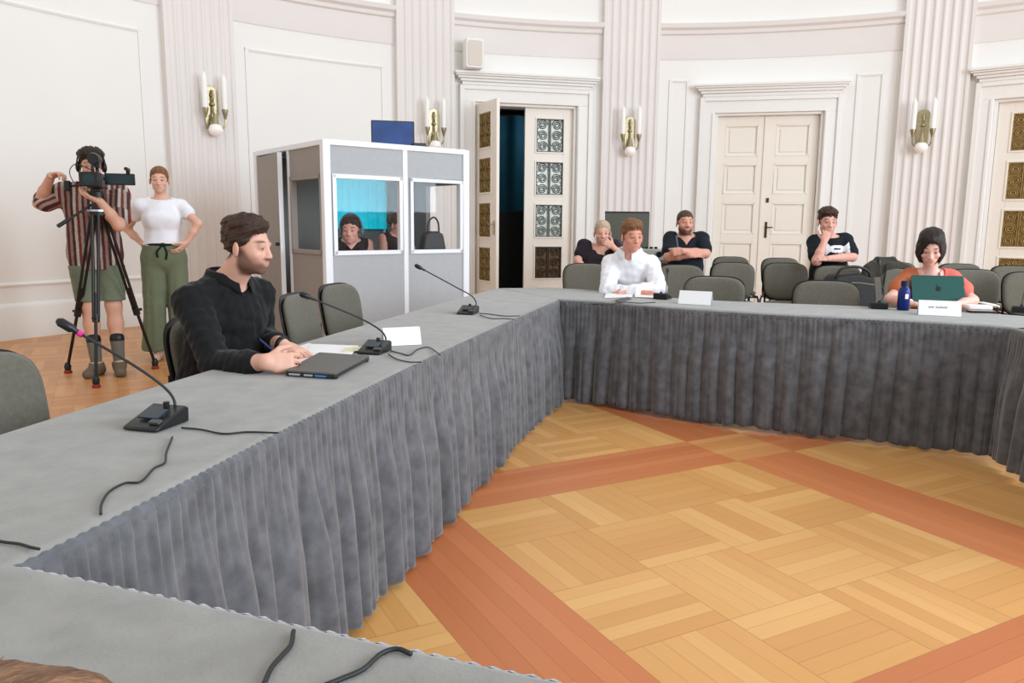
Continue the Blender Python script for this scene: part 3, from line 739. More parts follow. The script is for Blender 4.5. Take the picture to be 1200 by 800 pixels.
# things on the booth desk
hbag = thing('handbag', 'dark handbag behind the right booth window', 'bag', inb(1.17, 0.14, 1.007), bang)
b = MB(); b.prism([(-0.135, 0), (0.135, 0), (0.10, 0.16), (0.04, 0.185), (-0.04, 0.185), (-0.10, 0.16)], Matrix.Translation((0, 0.055, 0)) @ Matrix.Rotation(math.radians(90), 4, 'X'), 0.11)
b.build('body', mat('dark_leather', (0.16, 0.16, 0.17), 0.5), hbag, bevel=0.02, seg=3)
MB().tube(smooth_path([(-0.07, -0.03, 0.165), (-0.06, -0.03, 0.27), (0.0, -0.03, 0.32), (0.05, -0.03, 0.27), (0.06, -0.03, 0.165)], 6), 0.009, 8).build('handle', black, hbag, smooth=True)
wb = thing('water_bottle', 'clear plastic water bottle behind the right booth window', 'bottle', inb(0.86, 0.14, 1.007), 0)
MB().lathe([(0.03, 0), (0.033, 0.01), (0.033, 0.14), (0.03, 0.16), (0.014, 0.20), (0.013, 0.215)], (0, 0, 0), 16).build('body', mat('pale_bottle_plastic', (0.78, 0.84, 0.84), 0.15), wb, auto=40)
MB().lathe([(0.015, 0.215), (0.015, 0.24)], (0, 0, 0), 14).build('cap', mat('white_plastic', (0.92, 0.92, 0.92), 0.4), wb, auto=40); MB().lathe([(0.0338, 0.05), (0.0338, 0.10)], (0, 0, 0), 16).build('bottle_label', mat('green_label', (0.3, 0.6, 0.5), 0.5), wb, auto=40)
fl = thing('floor_box', 'small black equipment box on the wall-side floor right of the booth', 'box', (-0.62, 8.6, 0), 0.1)
MB().prism(rrect(0.16, 0.34, 0.02, cy=0.17), Matrix.Translation((0, 0.12, 0.54)) @ Matrix.Rotation(math.radians(90), 4, 'X'), 0.22).build('housing', black, fl, bevel=0.006)
s_ = MB(); s_.tube([(0, 0.0, 0.0), (0, 0.0, 0.54)], 0.02, 10); s_.prism(rrect(0.3, 0.3, 0.03), Matrix.Identity(4), 0.02); s_.build('stand', black, fl)
fl['label'] = 'black loudspeaker box on a stand between the booth and the open door'; fl['category'] = 'loudspeaker'; fl.name = 'stand_speaker'

# ------------------------------------------------------------------ behind the back table: dark screen and equipment
bd = thing('display_screen', 'dark grey framed board standing below the sconce, behind the white-shirted man', 'board', tuple(at(735, 250, y=10.2)*V(1, 1, 0)), 0.02)
MB().prism(rrect(0.58, 0.62, 0.008, cy=0.31), Matrix.Translation((0, 0, 0.80)) @ Matrix.Rotation(math.radians(90), 4, 'X'), 0.03).build('panel', mat('charcoal_panel', (0.33, 0.33, 0.30), 0.6), bd)
s_ = MB(); s_.tube([(-0.29, 0, 1.425), (0.29, 0, 1.425)], 0.02, 10)
s_.build('top_rail', black, bd)
for s in (-1, 1): MB().tube([(s*0.2, 0.0, 0.0), (s*0.2, 0.0, 0.82)], 0.015, 8).build('leg', black, bd); MB().box((s*0.2, 0, 0.012), (0.04, 0.4, 0.024)).build('foot', black, bd)
ct = thing('equipment_table', 'small brown table carrying grey equipment behind the white-shirted man', 'table', tuple(at(768, 300, y=9.2)*V(1, 1, 0)), 0)
tbm = mat('brown_table', (0.42, 0.36, 0.32), 0.5)
MB().box((0, 0, 0.845), (0.62, 0.5, 0.03)).build('tabletop', tbm, ct, bevel=0.004); MB().box((0, -0.2, 0.69), (0.56, 0.02, 0.28)).build('apron', tbm, ct)
for sx in (-1, 1):
    for sy in (-1, 1): MB().box((sx*0.28, sy*0.22, 0.415), (0.04, 0.04, 0.83)).build('leg', tbm, ct)
pr = thing('projector', 'pale grey projector on the small brown table', 'projector', tuple(at(768, 300, y=9.2)*V(1, 1, 0)+V(-0.06, 0, 0.861)), 0)
MB().prism(rrect(0.34, 0.26, 0.03), Matrix.Identity(4), 0.13).build('housing', mat('pale_grey_plastic', (0.70, 0.69, 0.66), 0.5), pr, bevel=0.012); MB().tube([(0.08, -0.12, 0.07), (0.08, -0.15, 0.07)], 0.035, 14).build('lens', black, pr)
for i in range(4): MB().box((-0.10+0.055*i, 0.02, 0.14), (0.035, 0.05, 0.03)).build('plug', black, pr, bevel=0.006)
bx = thing('small_box', 'small black box beside the projector', 'box', tuple(at(776, 300, y=9.1)*V(1, 1, 0)+V(0.22, -0.05, 0.861)), 0); MB().box((0, 0, 0.035), (0.06, 0.06, 0.07)).build('housing', black, bx, bevel=0.006); MB().tube([(0, -0.03, 0.04), (0, -0.036, 0.04)], 0.016, 12).build('knob', steel, bx)
# ------------------------------------------------------------------ things on the tables
micm = mat('microphone_black', (0.085, 0.095, 0.10), 0.35); micblue = mat('microphone_slate', (0.12, 0.18, 0.22), 0.35)
paper = mat('white_paper', (0.95, 0.95, 0.96), 0.6); cable_m = mat('cable_dark', (0.14, 0.15, 0.15), 0.5)
def mic(label, loc, rz, tip, mid, first=False, ring=False, body=0.86):
    """base wedge at loc; gooseneck from the base through mid to tip (world points)"""
    r = thing('gooseneck_microphone', label, 'microphone', loc, rz, 'gooseneck conference microphones')
    inv = (Matrix.Translation(loc) @ Matrix.Rotation(rz, 4, 'Z')).inverted()
    b = MB()
    # local: +y away from the speaker (high back edge), wedge top slopes down to the user at -y
    prof = [(-0.085, 0.0), (0.06, 0.0), (0.062, 0.045), (0.045, 0.052), (-0.07, 0.016), (-0.085, 0.010)]
    b.prism([(y*body, z*body) for y, z in prof], Matrix(((0, 0, 1, -0.06*body), (1, 0, 0, 0), (0, 1, 0, 0), (0, 0, 0, 1))), 0.12*body)
    b.build('base', micm, r, bevel=0.006, seg=2)
    g = MB(); g.box((0, -0.02, 0.0335), (0.06, 0.045, 0.004), rot=Matrix.Rotation(0.30, 3, 'X')); g.build('button_panel', micblue, r)
    MB().box((0.03, -0.05, 0.0215), (0.03, 0.016, 0.006), rot=Matrix.Rotation(0.30, 3, 'X')).build('talk_button', mat('button_grey', (0.3, 0.3, 0.3), 0.5), r)
    p0 = Vector((0.0, 0.035*body, 0.047*body)); p2 = inv @ Vector(tip); p1 = [inv @ Vector(m) for m in mid]
    path = smooth_path([p0]+p1+[p2], 10)
    MB().tube(path, 0.0037, 8).build('gooseneck', cable_m, r, smooth=True)
    MB().tube([p0-Vector((0, 0, 0.004)), p0+Vector((0, 0, 0.014))], 0.008, 10).build('socket', micm, r)
    d = (Vector(path[-1])-Vector(path[-3])).normalized(); e = Vector(path[-1])
    MB().tube([e-d*0.03, e-d*0.005, e, e+d*0.03, e+d*0.04], [0.006, 0.0075, 0.012, 0.0125, 0.006], 12).build('capsule', micm, r, auto=50)
    if ring: MB().tube([e-d*0.030, e-d*0.018], 0.0085, 12).build('ring', mat('magenta_ring', (0.85, 0.15, 0.55), 0.4), r)
    return r
def bent(a, b, hook):
    return None
m1 = at(187, 497, z=TZ+0.002); t1 = at(83, 383, z=1.06)
# neck: rises from the base, bends left and runs to the capsule
def neck(px_list, ys): return [at(x, y, y=d) for (x, y), d in zip(px_list, ys)]
mic('gooseneck microphone with a magenta ring, nearest on the left table', tuple(m1), math.radians(75)+math.radians(-90)+0.0, tuple(at(84, 385, y=1.95)), neck([(205, 474), (196, 457), (160, 430)], [2.0, 2.0, 1.98]), ring=True)
m2 = at(440, 412, z=TZ+0.002); mic('gooseneck microphone in front of the seated man in black', tuple(m2), math.radians(-14), tuple(at(362, 348, y=3.15)), neck([(452, 400), (447, 388), (420, 372)], [3.24, 3.24, 3.22]))
m3 = at(549, 367, z=TZ+0.002); mic('gooseneck microphone before the interpreter booth, at the far end of the left table', tuple(m3), math.radians(-14), tuple(at(493, 314, y=4.6)), neck([(558, 357), (553, 347), (530, 334)], [4.65, 4.65, 4.62]))
m4 = at(776, 350, z=TZ+0.002); mic('gooseneck microphone beside the blank name card of the white-shirted man', tuple(m4), math.radians(150), tuple(at(782, 318, y=5.75)), neck([(780, 344), (781, 335)], [5.55, 5.6]))
m5 = at(1029, 361, z=TZ+0.002); mic('gooseneck microphone left of the blue bottle', tuple(m5), math.radians(165), tuple(at(1030, 307, y=5.2)), neck([(1036, 345), (1033, 328)], [5.05, 5.12]))
m6 = at(1196, 366, z=TZ+0.002); mic('gooseneck microphone cut by the right edge of the picture', tuple(m6), math.radians(150), tuple(at(1216, 312, y=5.0)), neck([(1200, 345), (1206, 328)], [4.9, 4.95]))
def cable(label, pts, r=0.0026, z=TZ+0.0045, grp='microphone cables on the tables'):
    P = [at(x, y, z=z) for x, y in pts]
    o = MB().tube(smooth_path(P, 8), r, 7).build('microphone_cable', cable_m, None, smooth=True)
    return tag(o, label, 'cable', grp)
cable('black cable from the nearest microphone to the table edge on its right', [(213, 501), (235, 503), (262, 508), (290, 506), (326, 507)])
cable('black cable winding from the nearest microphone down to the table front edge', [(202, 512), (195, 530), (193, 542), (180, 549), (165, 564), (146, 566), (128, 576), (119, 590), (118, 602)])
cable('short black cable at the left picture edge on the table corner', [(-20, 628), (0, 634), (22, 637), (36, 641), (46, 643)])
cable('looped black cable behind the microphone of the man in black', [(458, 411), (470, 414), (480, 416), (490, 409), (503, 407), (516, 416)])
cable('black cable running right of the microphone of the man in black', [(455, 415), (466, 421), (480, 424), (494, 424)])
cable('black cable right of the microphone before the booth, far one', [(562, 367), (575, 368), (590, 370), (609, 370)])
cable('black cable right of the microphone before the booth, near one', [(562, 369), (576, 373), (590, 373), (602, 374)])
cable('thin black cable on the back table before the white-shirted man', [(768, 354), (750, 355), (730, 354), (712, 357), (692, 356)], 0.003)
cable('black cable on the near table hanging from its edge', [(344, 739), (341, 755), (330, 768), (318, 782), (309, 802)], 0.0032)
cable('second black cable on the near table, at the bottom of the picture', [(482, 766), (465, 760), (446, 766), (425, 784), (400, 795), (380, 803)], 0.0032)
tinyt = mat('printed_grey_ink', (0.55, 0.55, 0.57), 0.6)
def name_card(label, px, py, rz, w_=0.21, h_=0.10, txt=False):
    r = thing('name_card', label, 'name card', tuple(at(px, py, z=TZ+0.002)), rz, 'folded white name cards')
    m = MB(); M = lambda a: Matrix.Rotation(math.radians(a), 4, 'X')
    for a, y in ((68, -0.04), (112, 0.04)):
        m.prism([(-w_/2, 0), (w_/2, 0), (w_/2, h_), (-w_/2, h_)], Matrix.Translation((0, y, 0)) @ M(a), 0.001)
    m.build('folded_card', paper, r)
    if txt:
        t = MB(); rng = random.Random(4); x = -w_*0.27
        Mt = Matrix.Translation((0, -0.04, 0)) @ M(68)
        for k in range(13):
            ww = rng.uniform(0.006, 0.010)
            if k not in (4,): t.prism([(x, h_*0.50), (x+ww*0.8, h_*0.50), (x+ww*0.8, h_*0.50+rng.uniform(0.008, 0.013)), (x, h_*0.58)], Mt @ Matrix.Translation((0, 0, 0.0011)), 0.0004)
            x += ww
        t.build('printed_name', tinyt, r)
    return r
name_card('white folded name card beside the microphone of the man in black', 470, 403, math.radians(22), 0.165, 0.08)
name_card('blank white folded name card on the back table before an empty chair', 815, 356, math.radians(-27), 0.22, 0.095)
name_card('white folded name card with a faint printed line before the teal laptop', 1100, 369, math.radians(-22), 0.23, 0.095, True)
# papers, closed laptop and pen before the man in black
def sheet(label, P, z, name='paper_sheet', m=paper, th=0.0012, grp='papers on the left table'):
    c = sum(P)/4; r = MB(); vs = [(p[0]-c[0], p[1]-c[1], 0) for p in P] + [(p[0]-c[0], p[1]-c[1], th) for p in P]
    r.add(vs, [(3, 2, 1, 0), (4, 5, 6, 7), (0, 1, 5, 4), (1, 2, 6, 5), (2, 3, 7, 6), (3, 0, 4, 7)])
    o = r.build(name, m); o.location = (c[0], c[1], z); return tag(o, label, 'paper', grp)
zz = TZ+0.003
sheet('white paper sheet under the hands of the man in black', [at(x, y, z=zz) for x, y in ((334, 430), (328, 412), (362, 402), (400, 413))], zz)
sheet('second white paper sheet pushed up beside the closed laptop', [at(x, y, z=zz+0.002) for x, y in ((360, 413), (364, 403), (420, 405), (412, 416))], zz+0.002)
sheet('pale cream paper sheet under the microphone of the man in black', [at(x, y, z=zz+0.004) for x, y in ((398, 413), (404, 408), (424, 406), (420, 411))], zz+0.004, m=mat('cream_paper', (0.88, 0.87, 0.74), 0.6))
LP = [at(x, y, z=TZ+0.024) for x, y in ((334, 433), (393, 437), (433, 416), (374, 412))]; c = sum(LP)/4
cl = thing('closed_laptop', 'closed dark laptop with stickered edge before the man in black', 'laptop', (c[0], c[1], TZ+0.002), 0)
def quadslab(P, c, z0, z1): return MB().add([(p[0]-c[0], p[1]-c[1], z0) for p in P]+[(p[0]-c[0], p[1]-c[1], z1) for p in P], [(3, 2, 1, 0), (4, 5, 6, 7), (0, 1, 5, 4), (1, 2, 6, 5), (2, 3, 7, 6), (3, 0, 4, 7)])
quadslab(LP, c, 0.003, 0.012).build('base', mat('laptop_dark_green_grey', (0.12, 0.14, 0.14), 0.4), cl, bevel=0.003)
quadslab(LP, c, 0.0125, 0.021).build('lid', mat('laptop_lid_taupe', (0.33, 0.32, 0.30), 0.45), cl, bevel=0.003)
dv = (LP[1]-LP[0]); nv = unit(V(dv[1], -dv[0], 0))
for (a, b_, mm) in ((0.08, 0.30, 'pale_sticker'), (0.38, 0.55, 'pale_sticker'), (0.60, 0.82, 'blue_sticker')):
    p = LP[0]+dv*(a+b_)/2 + nv*0.001; st_ = MB().box((p[0]-c[0], p[1]-c[1], 0.008), (np.linalg.norm(dv)*(b_-a), 0.003, 0.006), math.atan2(dv[1], dv[0])).build('sticker', mat(mm, (0.65, 0.68, 0.72) if mm[0] == 'p' else (0.25, 0.50, 0.75), 0.5), cl)
for i, p in enumerate(LP): MB().box((p[0]*0.9+c[0]*0.1-c[0], p[1]*0.9+c[1]*0.1-c[1], 0.0015), (0.02, 0.02, 0.003)).build('rubber_foot', black, cl)
# white-shirted man's papers and tablet
zz = TZ+0.003
sheet('white papers lying before the white-shirted man', [at(x, y, z=zz) for x, y in ((708, 349), (710, 344), (742, 343), (741, 348))], zz, grp='papers on the back table')
sheet('white paper sheet beside the microphone of the white-shirted man', [at(x, y, z=zz+0.001) for x, y in ((744, 348), (744, 343), (768, 345), (770, 349))], zz+0.001, grp='papers on the back table')
TP = [at(x, y, z=TZ+0.012) for x, y in ((721, 351), (736, 347.5), (740, 349), (726, 353))]; c2 = sum(TP)/4
tb = thing('tablet', 'grey tablet lying on the back table before the white-shirted man', 'tablet', (c2[0], c2[1], TZ+0.002), 0)
quadslab(TP, c2, 0, 0.010).build('housing', mat('tablet_grey', (0.36, 0.36, 0.37), 0.4), tb, bevel=0.002); quadslab([c2+(p-c2)*0.88 for p in TP], c2, 0.010, 0.0108).build('screen', black, tb)
# woman's laptop, bottle, charger, phone
lid_teal = mat('teal_laptop_shell', (0.11, 0.31, 0.29), 0.38)
lw = at(1101, 358, z=TZ+0.002); lr_, lid, M = laptop('laptop', 'open teal laptop in front of the woman in the coral blouse', (lw[0]+0.01, lw[1]+0.085, TZ+0.002), math.radians(168), 0.335, 0.215, 118, lid_teal, scr_blue)
ap = [(0.0, -0.016), (0.009, -0.0185), (0.016, -0.008), (0.017, 0.002), (0.0105, 0.006), (0.0145, 0.014), (0.009, 0.0175), (0.0, 0.015), (-0.009, 0.0175), (-0.016, 0.010), (-0.0165, -0.003), (-0.009, -0.0185)]
lg = MB(); Ml = M @ Matrix.Translation((0, 0.215*0.5, -0.0012)); lg.prism(ap, Ml, 0.0012); lg.prism([(0.0, 0.019), (0.008, 0.022), (0.010, 0.030), (0.002, 0.027)], Ml, 0.0012); lg.build('fruit_logo', mat('logo_dark', (0.05, 0.12, 0.12), 0.3), lid)
btl = thing('blue_bottle', 'dark blue drinking bottle left of the teal laptop', 'bottle', tuple(at(1058, 363, z=TZ+0.002)), 0)
blue = mat('blue_bottle_paint', (0.04, 0.14, 0.42), 0.3, 0.2)
MB().lathe([(0.034, 0), (0.037, 0.006), (0.037, 0.115), (0.033, 0.135), (0.022, 0.148), (0.021, 0.155)], (0, 0, 0), 22).build('body', blue, btl, auto=40)
MB().lathe([(0.024, 0.155), (0.024, 0.185), (0.018, 0.19)], (0, 0, 0), 18).build('cap', mat('blue_cap', (0.05, 0.10, 0.24), 0.4), btl, auto=40); MB().box((0.0, -0.0355, 0.09), (0.02, 0.004, 0.03)).build('decal', paper, btl)
ch_ = thing('power_adapter', 'white power adapter with a coiled cable beside the teal laptop', 'charger', tuple(at(1146, 362, z=TZ+0.002)), -0.2)
MB().prism(rrect(0.15, 0.09, 0.015), Matrix.Identity(4), 0.028).build('housing', paper, ch_, bevel=0.006)
pts = [(0.06+0.055*math.cos(a)+0.02*a/6, 0.03+0.05*math.sin(a), 0.012+0.03*abs(math.sin(a*0.5))) for a in np.linspace(-1, 11, 60)]
MB().tube(pts, 0.004, 7).build('cable', paper, ch_, smooth=True)
ph = thing('phone', 'black phone lying before the white power adapter', 'phone', tuple(at(1150, 366, z=TZ+0.002)), -0.15)
MB().prism(rrect(0.16, 0.075, 0.012), Matrix.Identity(4), 0.012).build('housing', black, ph, bevel=0.002); MB().prism(rrect(0.15, 0.067, 0.01), Matrix.Translation((0, 0, 0.012)), 0.0008).build('screen', mat('dark_screen', (0.03, 0.03, 0.035), 0.1), ph)
# black bag and white cap on the audience chair, jacket over the next chair
q = at(985, 317, y=7.62); bg = thing('shoulder_bag', 'black shoulder bag with handles on the front-row chair before the young man', 'bag', (q[0]-0.03, q[1]-0.24, 0.478), 0.1)
b = MB(); b.prism([(-0.24, 0), (0.24, 0), (0.25, 0.12), (0.22, 0.32), (0.05, 0.36), (-0.16, 0.34), (-0.24, 0.22)], Matrix.Translation((0, 0.11, 0)) @ Matrix.Rotation(math.radians(90), 4, 'X'), 0.22)
b.build('body', mat('black_nylon', (0.07, 0.07, 0.065), 0.6, bump=0.5, bscale=14), bg, bevel=0.03, seg=3)
MB().tube(smooth_path([(-0.17, -0.09, 0.31), (-0.12, -0.10, 0.40), (0.02, -0.10, 0.42), (0.14, -0.10, 0.38), (0.19, -0.09, 0.28)], 6), 0.013, 8).build('handle', black, bg, smooth=True)
MB().tube(smooth_path([(-0.20, -0.112, 0.24), (0.0, -0.116, 0.27), (0.21, -0.112, 0.25)], 6), 0.006, 6).build('zip', mat('pale_zip', (0.45, 0.43, 0.36), 0.5), bg, smooth=True)
# ------------------------------------------------------------------ people: smooth-blended solid bodies
class Vol:
    def __init__(s, lo, hi, h):
        s.h = h; s.lo = np.array(lo, float); s.n = np.ceil((np.array(hi)-s.lo)/h).astype(int)+1
        s.d = np.full(s.n, 10.0, np.float32)
    def block(s, lo, hi):
        a = np.clip(np.floor((np.array(lo)-s.lo)/s.h).astype(int), 0, s.n-1); b = np.clip(np.ceil((np.array(hi)-s.lo)/s.h).astype(int)+1, 1, s.n)
        if np.any(b <= a): return None, None
        ax = [(s.lo[i]+s.h*np.arange(a[i], b[i])).astype(np.float32) for i in range(3)]
        return tuple(slice(a[i], b[i]) for i in range(3)), np.meshgrid(*ax, indexing='ij')
    def add(s, prim, infl=0.0):
        f, lo, hi, k = prim
        pad = k+infl+2.5*s.h
        sl, g = s.block(np.array(lo)-pad, np.array(hi)+pad)
        if sl is None: return
        v = f(*g)-infl; d = s.d[sl]
        if k > 1e-5:
            hh = np.maximum(k-np.abs(v-d), 0)/k; s.d[sl] = np.minimum(v, d)-hh*hh*k*0.25
        else: s.d[sl] = np.minimum(v, d)
    def sub(s, prim, infl=0.0):
        f, lo, hi, k = prim
        pad = max(k, 0.004)+infl+2.5*s.h
        sl, g = s.block(np.array(lo)-pad, np.array(hi)+pad)
        if sl is None: return
        v = -(f(*g)-infl); d = s.d[sl]
        if k > 1e-5:
            hh = np.maximum(k-np.abs(v-d), 0)/k; s.d[sl] = np.maximum(v, d)+hh*hh*k*0.25
        else: s.d[sl] = np.maximum(v, d)
    def whole(s):
        ax = [(s.lo[i]+s.h*np.arange(s.n[i])).astype(np.float32) for i in range(3)]
        return np.meshgrid(*ax, indexing='ij', sparse=True)
    def mesh(s, smooth=1):
        d = s.d; ins = d < 0; nx, ny, nz = d.shape
        c = np.zeros((nx-1, ny-1, nz-1), np.int8)
        for i in (0, 1):
            for j in (0, 1):
                for k in (0, 1): c += ins[i:nx-1+i, j:ny-1+j, k:nz-1+k]
        act = (c > 0) & (c < 8); idx = np.argwhere(act)
        if len(idx) == 0: return np.zeros((0, 3)), np.zeros((0, 4), int)
        num = np.full(act.shape, -1, np.int32); num[act] = np.arange(len(idx))
        I, J, K = idx.T
        acc = np.zeros((len(idx), 3)); cnt = np.zeros(len(idx))
        val = {(i, j, k): d[I+i, J+j, K+k].astype(np.float64) for i in (0, 1) for j in (0, 1) for k in (0, 1)}
        for a in val:
            for ax in range(3):
                if a[ax] == 0:
                    b = list(a); b[ax] = 1; b = tuple(b); va, vb = val[a], val[b]
                    m = (va < 0) != (vb < 0); t = np.clip(va/(va-vb+1e-12), 0, 1)
                    p = np.array(a, float)[None, :].repeat(len(idx), 0); p[:, ax] = t
                    acc[m] += p[m]; cnt[m] += 1
        P = s.lo + s.h*(idx + acc/np.maximum(cnt, 1)[:, None])
        quads = []
        for ax in range(3):
            o = [1, 1, 1]; o[ax] = 0
            A_ = ins[tuple(slice(o[i], n_-1) for i, n_ in enumerate(d.shape))]
            sh = [slice(o[i], n_-1) for i, n_ in enumerate(d.shape)]; sh[ax] = slice(1, d.shape[ax])
            B_ = ins[tuple(sh)]
            e = np.argwhere(A_ != B_)
            if len(e) == 0: continue
            flip = A_[tuple(e.T)]
            e = e + np.array(o)
            u, v = (ax+1) % 3, (ax+2) % 3
            q = []
            for du, dv in ((1, 1), (0, 1), (0, 0), (1, 0)):
                f = e.copy(); f[:, u] -= du; f[:, v] -= dv; q.append(num[tuple(f.T)])
            q = np.stack(q, 1); q[~flip] = q[~flip][:, ::-1]; quads.append(q)
        Q = np.concatenate(quads); Q = Q[(Q >= 0).all(1)]
        for _ in range(smooth):
            S = np.zeros_like(P); C = np.zeros(len(P))
            for a, b in ((0, 1), (1, 2), (2, 3), (3, 0)):
                np.add.at(S, Q[:, a], P[Q[:, b]]); np.add.at(S, Q[:, b], P[Q[:, a]]); np.add.at(C, Q[:, a], 1); np.add.at(C, Q[:, b], 1)
            P = P*0.5 + 0.5*S/np.maximum(C, 1)[:, None]
        return P, Q

def rc(a, b, ra, rb, k=0.02):
    """tapered round limb from a to b"""
    a = np.array(a, float); b = np.array(b, float); R = max(ra, rb); ba = b-a; L2 = float(ba@ba)+1e-12
    def f(X, Y, Z):
        t = np.clip(((X-a[0])*ba[0]+(Y-a[1])*ba[1]+(Z-a[2])*ba[2])/L2, 0, 1)
        return np.sqrt((X-a[0]-t*ba[0])**2+(Y-a[1]-t*ba[1])**2+(Z-a[2]-t*ba[2])**2) - (ra+(rb-ra)*t)
    return (f, np.minimum(a, b)-R, np.maximum(a, b)+R, k)
def el(c, r, R=None, k=0.02):
    """ellipsoid, R = 3x3 with the axes as columns"""
    c = np.array(c, float); r = np.array(r, float); R = np.eye(3) if R is None else np.array(R, float)
    ext = np.sqrt(((R*r[None, :])**2).sum(1))
    def f(X, Y, Z):
        x, y, z = X-c[0], Y-c[1], Z-c[2]
        q = [(x*R[0, i]+y*R[1, i]+z*R[2, i])/r[i] for i in range(3)]
        k0 = np.sqrt(q[0]**2+q[1]**2+q[2]**2)+1e-9; k1 = np.sqrt((q[0]/r[0])**2+(q[1]/r[1])**2+(q[2]/r[2])**2)+1e-9
        return k0*(k0-1)/k1
    return (f, c-ext, c+ext, k)
def ec(a, b, ra, rb, dep, k=0.03):
    """limb with an elliptical section: ra, rb = (half width, half depth) at the ends, dep = depth direction"""
    a = np.array(a, float); b = np.array(b, float); ba = b-a; L = np.linalg.norm(ba); e = ba/L
    n = unit(np.array(dep)-e*(e@np.array(dep))); sd = np.cross(n, e); R = max(*ra, *rb)
    def f(X, Y, Z):
        x, y, z = X-a[0], Y-a[1], Z-a[2]
        s = x*e[0]+y*e[1]+z*e[2]; t = np.clip(s/L, 0, 1)
        w_ = ra[0]+(rb[0]-ra[0])*t; d_ = ra[1]+(rb[1]-ra[1])*t
        m = np.minimum(w_, d_)
        pu = (x*sd[0]+y*sd[1]+z*sd[2])/w_; pv = (x*n[0]+y*n[1]+z*n[2])/d_; ps = (s-t*L)/m
        q = np.sqrt(pu**2+pv**2+ps**2)
        gl = np.sqrt((pu/w_)**2+(pv/d_)**2+(ps/m)**2)+1e-9
        return q*(q-1)/gl
    return (f, np.minimum(a, b)-R, np.maximum(a, b)+R, k)
def snoise(X, Y, Z, f, seed=0, n=5):
    rng = np.random.RandomState(seed); out = 0
    for i in range(n):
        kx, ky, kz = rng.normal(0, 1, 3)*f; out = out+np.sin(X*kx+Y*ky+Z*kz+rng.uniform(0, 6.28))
    return out/n
def euler(yaw=0, pitch=0, roll=0):
    """yaw about z (+ = to the figure's left), pitch about x (+ = looking up), roll about y"""
    return np.array(Matrix.Rotation(math.radians(yaw), 3, 'Z') @ Matrix.Rotation(math.radians(pitch), 3, 'X') @ Matrix.Rotation(math.radians(roll), 3, 'Y'))

def head_prims(hc, R, s, female=False, ears=True):
    """hc: point between the eyes' depth inside the skull, R: head rotation; +y forward, z up"""
    W = lambda x, y, z: hc+R@(np.array([x, y, z])*s)
    E = lambda c, r, k=0.012, rot=None: el(W(*c), np.array(r)*s, R if rot is None else R@rot, k*s)
    C = lambda a, b, ra, rb, k=0.008: rc(W(*a), W(*b), ra*s, rb*s, k*s)
    j = 0.92 if female else 1.0
    P = [E((0, -0.018, 0.036), (0.075, 0.096, 0.080)), E((0, 0.022, -0.022), (0.064*j, 0.066, 0.088), 0.02), E((0, 0.030, -0.072), (0.049*j, 0.050, 0.040), 0.02),
         E((0, 0.066, -0.098), (0.022*j, 0.018, 0.017), 0.02), E((0.045*j, 0.004, -0.062), (0.018, 0.026, 0.024), 0.025), E((-0.045*j, 0.004, -0.062), (0.018, 0.026, 0.024), 0.025),
         E((0.042, 0.058, -0.030), (0.020, 0.020, 0.017), 0.02), E((-0.042, 0.058, -0.030), (0.020, 0.020, 0.017), 0.02),
         C((-0.034, 0.077, 0.020), (0.034, 0.077, 0.020), 0.011, 0.011, 0.016),
         C((0, 0.084, 0.010), (0, 0.102, -0.034), 0.0095, 0.0125, 0.014), E((0.012, 0.094, -0.037), (0.009, 0.011, 0.008), 0.006), E((-0.012, 0.094, -0.037), (0.009, 0.011, 0.008), 0.006),
         E((0, 0.073, -0.064), (0.030, 0.018, 0.022), 0.014)]
    subs = [E((0.031, 0.098, 0.0), (0.016, 0.015, 0.011), 0.012), E((-0.031, 0.098, 0.0), (0.016, 0.015, 0.011), 0.012)]
    after = [E((0.031, 0.073, -0.001), (0.0135, 0.0135, 0.0125), 0.004), E((-0.031, 0.073, -0.001), (0.0135, 0.0135, 0.0125), 0.004),
             C((-0.018, 0.085, -0.0610), (0.018, 0.085, -0.0610), 0.0042, 0.0042, 0.006), C((-0.014, 0.085, -0.0705), (0.014, 0.085, -0.0705), 0.0052, 0.0052, 0.006)]
    if ears:
        for sg in (-1, 1):
            rot = euler(sg*-26, 0, 0)
            after += [E((sg*0.081, -0.014, -0.012), (0.0085, 0.020, 0.034), 0.006, rot)]
    slit = [C((-0.022, 0.093, -0.066), (0.022, 0.093, -0.066), 0.0022, 0.0022, 0.002)]
    return P, subs, after, slit
